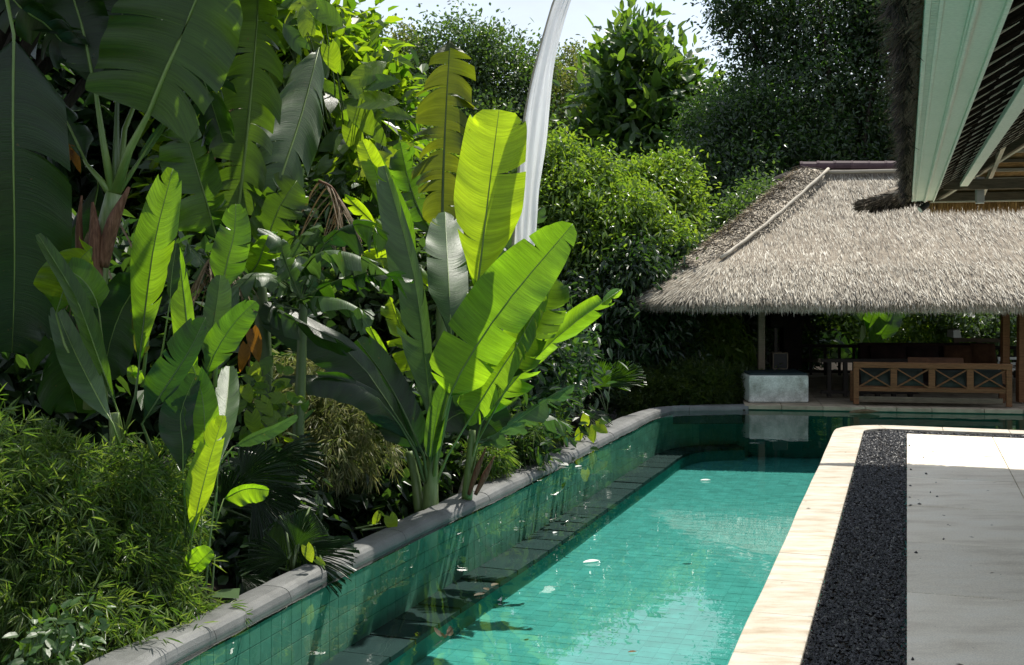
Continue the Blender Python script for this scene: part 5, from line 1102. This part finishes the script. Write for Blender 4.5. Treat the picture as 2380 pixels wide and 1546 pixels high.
dry_strips(A, [(262, 470, Y), (200, 560, Y+.1), (180, 700, Y+.1)], 'ban_dry', 5, 16, .4)
# the big dark leaf hanging at the frame's left edge
A2 = empty('banana_plant', at(-140, 1000, 9.50), 'huge dark green banana leaf hanging down at the left edge of the frame', 'banana plant')
stem(A2, [(-160, 1400, 9.60), (-150, 700, 9.60), (-120, 120, 9.60)], [.12, .1, .07])
B(A2, [(32, 80, 9.30), (30, 300, 9.25), (34, 560, 9.30), (32, 720, 9.35), (28, 820, 9.4)], 128, 'ban_dark', 8, [(-120, 160, 9.60), (-60, -40, 9.40), (10, -30, 9.30)], fold=.15, blunt=.6, base=.1, rib=.018, tears=3, tearspread=.10)
B(A2, [(0, -40, 9.50), (50, 20, 9.50), (110, 60, 9.70), (170, 130, 9.90)], 75, 'ban_dark', 9, [(-120, 120, 9.60), (-60, -60, 9.50)], tears=6, tearspread=.3, ribm='ban_rib')
B(A2, [(-100, 700, 9.50), (20, 720, 9.50), (130, 800, 9.70), (180, 960, 9.9)], 80, 'ban_dark', 10, [(-150, 760, 9.60)], tears=3)
# ---- torn tall leaves behind
Y = 12.0
Dp = empty('banana_plant', at(620, 1150, Y), 'tall banana plant whose torn leaves rise to the top of the frame left of centre', 'banana plant')
stem(Dp, [(620, 1180, Y), (612, 800, Y), (600, 640, Y)], [.11, .09, .07], 'ban_ribdark')
B(Dp, [(552, 500, Y-.3), (565, 400, Y-.3), (585, 200, Y-.3), (600, 20, Y-.3), (604, -110, Y-.2)], 108, 'ban_edge', 11, [(600, 660, Y), (570, 600, Y-.2)], hwl=70, tears=12, tearspread=.32, rib=.026, fold=.05, base=.06, slant=-.03)
B(Dp, [(632, 480, Y-.1), (660, 390, Y), (700, 270, Y+.3), (742, 110, Y+.7)], 82, 'ban_silver', 12, [(600, 660, Y), (612, 570, Y)], hwl=58, rib=.022, fold=-.06, blunt=.62, base=.05, tilt=.2, slant=-.16, tears=5, tearspread=.10)
B(Dp, [(590, 640, Y-.1), (620, 560, Y-.2), (650, 480, Y-.25), (690, 420, Y-.2)], 62, 'ban_edge', 13, [(600, 700, Y)], tears=5, tearspread=.3, rib=.018)
B(Dp, [(505, 560, Y-.4), (480, 470, Y-.5), (450, 370, Y-.5), (425, 280, Y-.4)], 95, 'ban_mid', 14, [(598, 680, Y), (540, 640, Y-.2)], hwl=48, tears=5, tearspread=.18, rib=.02, tilt=.2)
B(Dp, [(610, 640, Y), (650, 620, Y-.2), (690, 560, Y-.2), (745, 520, Y-.1)], 45, 'ban_silver', 15, [(604, 690, Y)], tears=9, tilt=.8, tearspread=.5)
B(Dp, [(580, 640, Y-.3), (600, 610, Y-.4), (620, 560, Y-.5), (645, 540, Y-.5)], 40, 'ban_bright', 16, [(600, 680, Y)], tears=2, tearspread=.2)
B(Dp, [(570, 660, Y-.2), (520, 640, Y-.5), (470, 610, Y-.7), (435, 565, Y-.7)], 30, 'ban_silver', 17, [(600, 690, Y)], tears=10, tilt=1.0, tearspread=.5, droop=.5)
B(Dp, [(640, 330, Y+.3), (600, 290, Y+.5), (540, 260, Y+.6), (470, 240, Y+.6)], 60, 'ban_dark', 18, [(610, 640, Y), (640, 430, Y+.2)], tears=12, tilt=.6, tearspread=.6, droop=.5)
dry_strips(Dp, [(470, 640, Y-.7), (500, 590, Y-.7), (540, 600, Y-.6)], 'ban_dry', 7, 30, .42, .02)
dry_strips(Dp, [(545, 200, Y+.1), (540, 260, Y+.1), (535, 330, Y+.1)], 'ban_dry', 8, 18, .4, .015)
dry_strips(Dp, [(740, 420, Y), (775, 440, Y), (800, 500, Y)], 'ban_dry', 9, 34, .42, .014)
# ---- drooping plant between, its leaves glaring in the sun
Y = 11.4
G = empty('banana_plant', at(700, 1000, Y), 'drooping banana plant whose tattered horizontal leaves glare white in the sun', 'banana plant')
stem(G, [(690, 1080, Y), (700, 850, Y), (705, 700, Y)], [.06, .05, .04], 'ban_ribdark')
for i, (p, hw, tl, nt_, mm) in enumerate([([(690, 650, Y), (740, 590, Y-.3), (820, 590, Y-.5), (900, 640, Y-.6)], 36, .95, 10, 'ban_silver'), ([(690, 680, Y), (620, 640, Y-.3), (560, 660, Y-.4), (500, 740, Y-.5)], 34, 1.0, 8, 'ban_silver'),
    ([(710, 690, Y), (790, 650, Y-.4), (880, 640, Y-.6), (960, 650, Y-.7)], 36, 1.0, 12, 'ban_dark'), ([(700, 700, Y), (660, 600, Y-.2), (650, 560, Y-.3), (600, 530, Y-.3)], 30, .9, 6, 'ban_silver'),
    ([(700, 720, Y), (640, 715, Y-.4), (700, 750, Y-.8), (830, 815, Y-1.0)], 30, .7, 5, 'ban_dark'), ([(690, 700, Y), (740, 690, Y-.5), (800, 700, Y-.8), (870, 740, Y-.9)], 34, .9, 8, 'ban_silver'), ([(700, 690, Y+.2), (760, 560, Y+.3), (840, 520, Y+.3), (900, 560, Y+.2)], 40, .6, 9, 'ban_dark'),
    ([(705, 690, Y+.1), (730, 640, Y+.1), (690, 610, Y), (640, 600, Y)], 34, .9, 7, 'ban_silver')]):
    B(G, p, hw, mm, 30+i, [(704, 760, Y)], tilt=tl, tears=nt_, tearspread=.45, droop=.45, rib=.014, ribm='ban_ribdark')
# ---- the young clump, front left, lit through
Y = 8.9
K = empty('banana_plant', at(440, 1390, 8.7), 'young banana clump with bright backlit leaves behind the bamboo hedge', 'banana plant')
for p, r in (([(442, 1400, 8.7), (450, 1270, 8.7)], [.02, .012]), ([(475, 1400, 8.75), (488, 1250, 8.75), (505, 1130, 8.8)], [.012, .009, .006]), ([(455, 1400, 8.75), (462, 1300, 8.75), (470, 1200, 8.8)], [.012, .01, .006]), ([(490, 1400, 8.75), (496, 1330, 8.75), (500, 1290, 8.8)], [.011, .008, .004]), ([(280, 1150, Y), (272, 1040, Y), (265, 960, Y)], [.06, .05, .04])): stem(K, p, r, 'stem_green', 'stem', 8)
B(K, [(322, 860, Y), (335, 740, Y-.02), (360, 560, Y-.05), (402, 392, Y)], 52, 'ban_bright', 41, [(290, 1010, Y), (315, 920, Y)], hwl=46, blunt=.45, base=.5, fold=.12, tilt=.1, rib=.010, ribm='ban_mid' if False else 'ban_ribdark', tears=2, tearspread=.10)
B(K, [(328, 840, Y+.02), (325, 760, Y+.02), (315, 700, Y+.02)], 22, 'ban_yellow', 42, blunt=.5, tears=3, rib=.006)
B(K, [(395, 700, Y-.1), (398, 650, Y-.12), (410, 565, Y-.12)], 20, 'ban_dark', 43, [(360, 900, Y), (380, 800, Y)], hwl=20, blunt=.3, rib=.006, tilt=.8)  # slim dark leaf standing in for a shadow across the bright leaves
B(K, [(470, 1010, Y), (448, 880, Y-.02), (432, 720, Y-.02), (414, 575, Y)], 34, 'ban_bright', 44, [(460, 1150, Y)], hwl=20, blunt=.45, base=.3, rib=.010, tilt=-.2, tears=2, tearspread=.10)
B(K, [(330, 985, Y-.25), (385, 900, Y-.3), (440, 815, Y-.32), (478, 738, Y-.3)], 58, 'ban_dark', 45, [(400, 1130, Y-.1), (350, 1040, Y-.2)], hwl=26, blunt=.35, base=.3, rib=.012, tilt=.1, ribm='ban_ribdark', tears=2, tearspread=.10)
B(K, [(470, 1095, Y-.12), (476, 1010, Y-.14), (470, 920, Y-.14), (448, 850, Y-.12)], 46, 'ban_bright', 46, [(460, 1200, 8.8)], hwl=34, blunt=.4, base=.35, rib=.008, fold=.1)
B(K, [(445, 1255, 8.6), (462, 1170, 8.58), (490, 1060, 8.58), (520, 965, 8.6)], 40, 'ban_lime', 47, [(440, 1330, 8.7)], hwl=26, blunt=.4, base=.35, rib=.007, tilt=-.1, tears=1, tearspread=.10)
B(K, [(425, 1100, 8.7), (425, 1030, 8.7), (420, 960, 8.7), (455, 870, 8.7)], 50, 'ban_dark', 48, [(430, 1200, 8.75)], hwl=30, blunt=.4, base=.3, rib=.008)
B(K, [(275, 960, Y), (228, 830, Y-.02), (175, 690, Y-.05), (88, 545, Y)], 30, 'ban_mid', 49, [(290, 1030, Y)], hwl=26, blunt=.4, base=.35, rib=.010, tilt=.35, fold=.5)
B(K, [(262, 985, Y-.45), (215, 900, Y-.1), (165, 800, Y+.35), (128, 712, Y+.5)], 42, 'ban_silver', 50, [(282, 1050, Y-.2)], hwl=34, blunt=.4, base=.3, rib=.009, tilt=-.1)
B(K, [(130, 730, Y+.3), (150, 670, Y+.3), (180, 610, Y+.3), (215, 575, Y+.3)], 80, 'ban_lime', 51, [(200, 900, Y+.2), (150, 800, Y+.3)], hwl=78, blunt=.45, base=.3, rib=.009, tears=1)
B(K, [(230, 720, Y+.2), (215, 680, Y+.2), (180, 640, Y+.25), (130, 620, Y+.3)], 40, 'ban_bright', 52, [(250, 900, Y+.1)], blunt=.5, rib=.008)
B(K, [(506, 1090, Y-.2), (515, 1010, Y+.1), (528, 930, Y+.45), (534, 852, Y+.75)], 32, 'ban_silver', 53, [(500, 1200, Y)], hwl=30, blunt=.5, base=.3, rib=.007, tilt=-.1)
B(K, [(478, 880, Y+.15), (500, 820, Y+.12), (545, 750, Y+.1), (594, 700, Y+.1)], 40, 'ban_mid', 54, [(465, 1000, Y+.1)], hwl=38, blunt=.5, base=.3, rib=.009, tilt=.2, tears=3, tearspread=.10)
B(K, [(480, 850, Y+.25), (492, 780, Y+.25), (505, 700, Y+.25), (512, 640, Y+.25)], 38, 'ban_silver', 55, [(470, 1000, Y+.2)], hwl=34, blunt=.5, base=.25, rib=.009, tilt=.45)
B(K, [(512, 690, Y+.6), (528, 610, Y+.6), (545, 540, Y+.6), (548, 474, Y+.6)], 42, 'ban_mid', 56, [(500, 900, Y+.4), (505, 780, Y+.5)], hwl=44, blunt=.35, base=.25, rib=.011, fold=.1, tears=2, tearspread=.10)
B(K, [(438, 1335, 8.6), (460, 1310, 8.58), (480, 1290, 8.57), (493, 1278, 8.58)], 34, 'ban_bright', 57, [(442, 1380, 8.7)], hwl=20, blunt=.5, base=.3, rib=.004)
B(K, [(540, 1040, 9.4), (590, 1015, 9.4), (640, 995, 9.4), (690, 965, 9.4)], 13, 'ban_silver', 58, [(500, 1090, 9.2)], hwl=20, blunt=.4, rib=.008, tilt=.6)
B(K, [(520, 1160, 9.4), (560, 1140, 9.4), (590, 1135, 9.4), (625, 1140, 9.4)], 14, 'ban_bright', 59, [(500, 1220, 9.2)], hwl=36, blunt=.5, rib=.006, tilt=.4)
B(K, [(330, 860, Y+.1), (315, 880, Y+.1), (305, 850, Y+.1)], 16, 'ban_bright', 60, blunt=.5, rib=.004)
B(K, [(360, 640, Y+.5), (300, 690, Y+.6), (260, 780, Y+.6), (240, 880, Y+.6)], 60, 'ban_dark', 61, [(330, 900, Y+.4)], rib=.01)
# ---- the central plant
Y = 12.4
Cn = empty('banana_plant', gnd(1000, 1170, -.4), 'central banana plant with a broad upright lime green leaf, rising behind the coping', 'banana plant')
for p, r in (([(1000, 1210, Y), (1002, 1120, Y), (1008, 1040, Y)], [.09, .075, .05]), ([(1085, 1160, Y+.3), (1092, 1080, Y+.3), (1098, 1000, Y+.3)], [.06, .05, .035]), ([(975, 1190, Y+.1), (965, 1110, Y+.1), (950, 1050, Y+.1)], [.06, .05, .04])): stem(Cn, p, r)
for p in ([(1090, 1150, Y+.2), (1110, 1090, Y+.15), (1130, 1040, Y+.1)], [(1105, 1150, Y+.2), (1125, 1110, Y+.2), (1150, 1060, Y+.2)]): stem(Cn, p, [.02, .035, .004], 'sheath', 'sheath', 7)
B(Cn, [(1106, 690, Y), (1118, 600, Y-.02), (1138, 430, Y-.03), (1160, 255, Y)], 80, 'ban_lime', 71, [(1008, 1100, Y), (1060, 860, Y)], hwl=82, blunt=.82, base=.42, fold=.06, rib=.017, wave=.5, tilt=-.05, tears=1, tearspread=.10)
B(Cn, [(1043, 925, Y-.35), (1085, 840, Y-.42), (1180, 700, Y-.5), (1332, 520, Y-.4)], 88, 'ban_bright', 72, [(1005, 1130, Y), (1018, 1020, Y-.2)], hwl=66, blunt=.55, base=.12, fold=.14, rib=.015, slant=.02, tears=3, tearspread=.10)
B(Cn, [(1004, 1000, Y-.1), (990, 850, Y-.12), (962, 640, Y-.15), (893, 385, Y-.1)], 62, 'ban_silver', 73, [(1000, 1120, Y)], hwl=20, blunt=.3, base=.25, fold=.35, rib=.014, tilt=.25, tears=4, tearspread=.10)
B(Cn, [(1050, 800, Y), (1045, 700, Y+.1), (1040, 600, Y+.5), (1034, 492, Y+1.2)], 50, 'ban_silver', 74, [(1008, 1080, Y), (1035, 920, Y)], hwl=46, blunt=.6, base=.25, fold=-.15, rib=.012, tears=2, tearspread=.10)
B(Cn, [(970, 620, Y+.2), (945, 540, Y+.2), (905, 450, Y+.2), (852, 330, Y+.2)], 34, 'ban_mid', 75, [(1000, 1000, Y), (985, 780, Y+.1)], hwl=30, blunt=.4, base=.3, fold=.4, rib=.010, tilt=-.2)
B(Cn, [(900, 470, Y+.1), (885, 430, Y+.1), (865, 380, Y+.1), (842, 326, Y+.1)], 26, 'ban_lime', 76, [(960, 640, Y+.15)], blunt=.6, rib=.006)
B(Cn, [(905, 560, Y+.4), (870, 520, Y+.4), (830, 480, Y+.4), (800, 450, Y+.4)], 20, 'ban_lime', 77, [(970, 800, Y+.2), (940, 640, Y+.3)], rib=.008, tears=2)
B(Cn, [(1085, 985, Y-.1), (1150, 880, Y-.15), (1215, 780, Y-.1), (1275, 660, Y)], 62, 'ban_bright', 78, [(1010, 1130, Y), (1040, 1060, Y)], hwl=30, tears=9, tearspread=.3, rib=.012, fold=-.2, slant=-.04)
B(Cn, [(1120, 980, Y+.2), (1200, 880, Y+.2), (1310, 770, Y+.2), (1445, 672, Y+.3)], 34, 'ban_bright', 79, [(1090, 1090, Y+.3)], hwl=34, tears=9, tearspread=.4, rib=.011, fold=-.5, base=.05)
B(Cn, [(1190, 880, Y+.1), (1230, 800, Y+.1), (1265, 720, Y+.1), (1285, 640, Y+.1)], 55, 'ban_edge', 80, [(1090, 1060, Y+.3)], tears=6, tearspread=.35, rib=.01)
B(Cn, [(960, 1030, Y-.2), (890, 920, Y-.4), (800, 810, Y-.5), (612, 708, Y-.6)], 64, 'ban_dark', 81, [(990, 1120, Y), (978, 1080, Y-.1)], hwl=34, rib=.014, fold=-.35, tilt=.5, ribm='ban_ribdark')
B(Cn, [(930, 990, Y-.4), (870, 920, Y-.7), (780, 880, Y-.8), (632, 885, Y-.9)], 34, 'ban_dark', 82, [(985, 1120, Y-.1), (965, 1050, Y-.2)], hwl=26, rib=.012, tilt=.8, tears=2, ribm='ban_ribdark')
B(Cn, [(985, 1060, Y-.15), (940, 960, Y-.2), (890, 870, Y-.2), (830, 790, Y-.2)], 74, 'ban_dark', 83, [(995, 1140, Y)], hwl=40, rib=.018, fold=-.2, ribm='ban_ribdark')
B(Cn, [(1110, 1040, Y+.1), (1190, 985, Y), (1270, 930, Y), (1335, 895, Y)], 30, 'ban_silver', 84, [(1095, 1110, Y+.3)], hwl=26, tears=9, tearspread=.5, droop=.5, tilt=.7, rib=.011)
B(Cn, [(1100, 1030, Y+.4), (1180, 1000, Y+.5), (1240, 960, Y+.5), (1330, 990, Y+.5)], 24, 'ban_silver', 85, [(1092, 1100, Y+.3)], tears=9, tearspread=.5, droop=.7, tilt=.9, rib=.010)
B(Cn, [(935, 1022, Y+.3), (900, 1015, Y+.3), (860, 1022, Y+.3), (820, 1032, Y+.3)], 12, 'ban_yellow', 86, [(975, 1110, Y+.1)], hwl=16, tears=3, rib=.007, tilt=.4)
B(Cn, [(1000, 900, Y+.3), (960, 830, Y+.4), (930, 760, Y+.4), (905, 690, Y+.4)], 36, 'ban_lime', 87, [(998, 1060, Y+.1)], tears=5, tearspread=.3, rib=.008, hwl=14)
B(Cn, [(940, 900, Y+.3), (910, 850, Y+.4), (880, 800, Y+.4), (850, 740, Y+.4)], 12, 'ban_bright', 88, [(990, 1080, Y+.1)], tears=2, rib=.01)
B(Cn, [(1010, 1000, Y+.4), (1070, 960, Y+.6), (1120, 970, Y+.6), (1160, 1010, Y+.6)], 60, 'ban_dark', 89, [(1000, 1080, Y+.2)], rib=.01)
B(Cn, [(1020, 980, Y+.5), (1080, 900, Y+.7), (1150, 850, Y+.8), (1240, 830, Y+.8)], 50, 'ban_mid', 90, [(1005, 1080, Y+.2)], tears=6, tearspread=.3, rib=.01)
B(Cn, [(1000, 1080, Y-.2), (1010, 990, Y-.25), (1022, 930, Y-.28), (1040, 880, Y-.3)], 22, 'ban_mid', 91, blunt=.4, rib=.007)
# ---- the tall yellowing leaf behind it
Y = 14.6
Q_ = empty('banana_plant', at(1035, 1120, Y), 'old banana plant with one tall torn yellowing leaf behind the central plant', 'banana plant')
stem(Q_, [(1030, 1180, Y), (1028, 900, Y), (1028, 640, Y)], [.12, .10, .06])
B(Q_, [(1028, 540, Y), (1030, 420, Y), (1036, 270, Y), (1046, 92, Y)], 74, 'ban_yellow', 95, [(1028, 700, Y)], hwl=80, tears=13, tearspread=.28, rib=.026, fold=.0, base=.1, blunt=.86, slant=-.03, ribm='ban_ribdark')
B(Q_, [(1040, 640, Y+.2), (1100, 600, Y+.2), (1170, 560, Y+.2), (1265, 480, Y+.2)], 40, 'ban_silver', 96, [(1028, 720, Y)], tears=7, rib=.016, tilt=.3)
B(Q_, [(1020, 560, Y+.3), (980, 500, Y+.3), (950, 420, Y+.4), (930, 330, Y+.4)], 40, 'ban_mid', 97, [(1028, 700, Y)], tears=9, tearspread=.4, rib=.014)
B(Q_, [(1010, 680, Y+.1), (960, 640, Y+.1), (900, 600, Y+.1), (840, 610, Y)], 36, 'ban_lime', 98, [(1026, 760, Y)], tears=7, tearspread=.4, rib=.012)
# ================================================================== things afloat on the pool
def afloat(px, py, s, m, label, ang, name='floating_leaf', cat='leaf', L=1.0):
    p = gnd(px, py, ZW); p.z = ZW+.006; V = []; UV = []; Fc = []; n = 7; ca, sa = math.cos(ang), math.sin(ang)
    for i in range(n):
        t = i/(n-1); w = s*.3*math.sin(math.pi*(.06+.9*t))
        for c in (-1, -.5, 0, .5, 1):
            x, y = (t-.5)*s*L, c*w; V.append((p.x+x*ca-y*sa, p.y+x*sa+y*ca, p.z+abs(c)*w*.35+.12*s*(t-.4)**2+.01*s*math.sin(9*t+c))); UV.append((t, c))
    for i in range(n-1):
        for c in range(4): Fc.append((i*5+c, i*5+c+1, (i+1)*5+c+1, (i+1)*5+c))
    return tag(obj(name, V, Fc, M[m], None, loc=p, uv=np.array(UV), smooth=True), label, cat)
fl = empty('floating_leaf_clump', gnd(1035, 1485, ZW), 'dark curled leaf clump floating in the lower part of the pool', 'leaf')
for i, (dx, dy, a, h) in enumerate(((0, 0, .3, .03), (.03, .02, 1.6, .05), (-.03, .01, 2.6, .02), (.0, -.02, 4.2, .04))):
    p = gnd(1035, 1485, ZW)+Vector((dx, dy, .012)); place_leaf(broad_mesh('leaf', M['deadleaf'], 1, .6, 0, .5, -.4), p, (math.cos(a), math.sin(a), .4), (0, 0, 1), .075, fl)
afloat(1375, 1308, .13, 'petal', 'white petal pair floating mid pool, the largest white speck', .4, 'floating_petal', 'petal', 1.2)
afloat(1306, 1082, .22, 'petal', 'pale leaf floating against the wall near the central banana', 2.3, 'floating_leaf', 'leaf')
afloat(1345, 1086, .12, 'petal', 'small pale leaf floating right of the larger pale one', .8)
afloat(1470, 1518, .06, 'leaf_orange', 'small orange leaf floating in the reflected sky', .2)
afloat(1640, 1118, .12, 'petal', 'round white petal floating in the far half of the pool', 0, 'floating_petal', 'petal')
afloat(2010, 962, .55, 'ban_dry', 'dry brown leaf floating below the platform edge', .1)
afloat(1290, 1240, .07, 'petal', 'tiny white petal floating by the edge of the ledge', 1.1, 'floating_petal', 'petal')
for i, (px, py, s, a) in enumerate(((1115, 1385, .10, .6), (1130, 1372, .08, 2.0), (1150, 1362, .09, 1.0))):
    afloat(px, py, s, 'deadleaf', ['brown leaf bit, the nearest of three in a row on the pool', 'brown leaf bit, the middle of three in a row on the pool', 'brown leaf bit, the farthest of three in a row on the pool'][i], a)
tag(obj('fallen_leaf', *(lambda p: ([p+Vector((-.14, -.02, .0)), p+Vector((-.05, -.09, .03)), p+Vector((.12, -.05, .01)), p+Vector((.10, .08, .05)), p+Vector((-.04, .09, .04)), p+Vector((0, 0, .015))], [(0, 1, 5), (1, 2, 5), (2, 3, 5), (3, 4, 5), (4, 0, 5)]))(gnd(520, 1390, .02)), M['ban_silver'], None, loc=gnd(520, 1390, .02)), 'pale fallen leaf lying on the grey coping by the hedge', 'leaf')
print('objects', len(bpy.data.objects), 'tris', sum(len(o.data.loops)-2*len(o.data.polygons) for o in bpy.data.objects if o.type == 'MESH'))
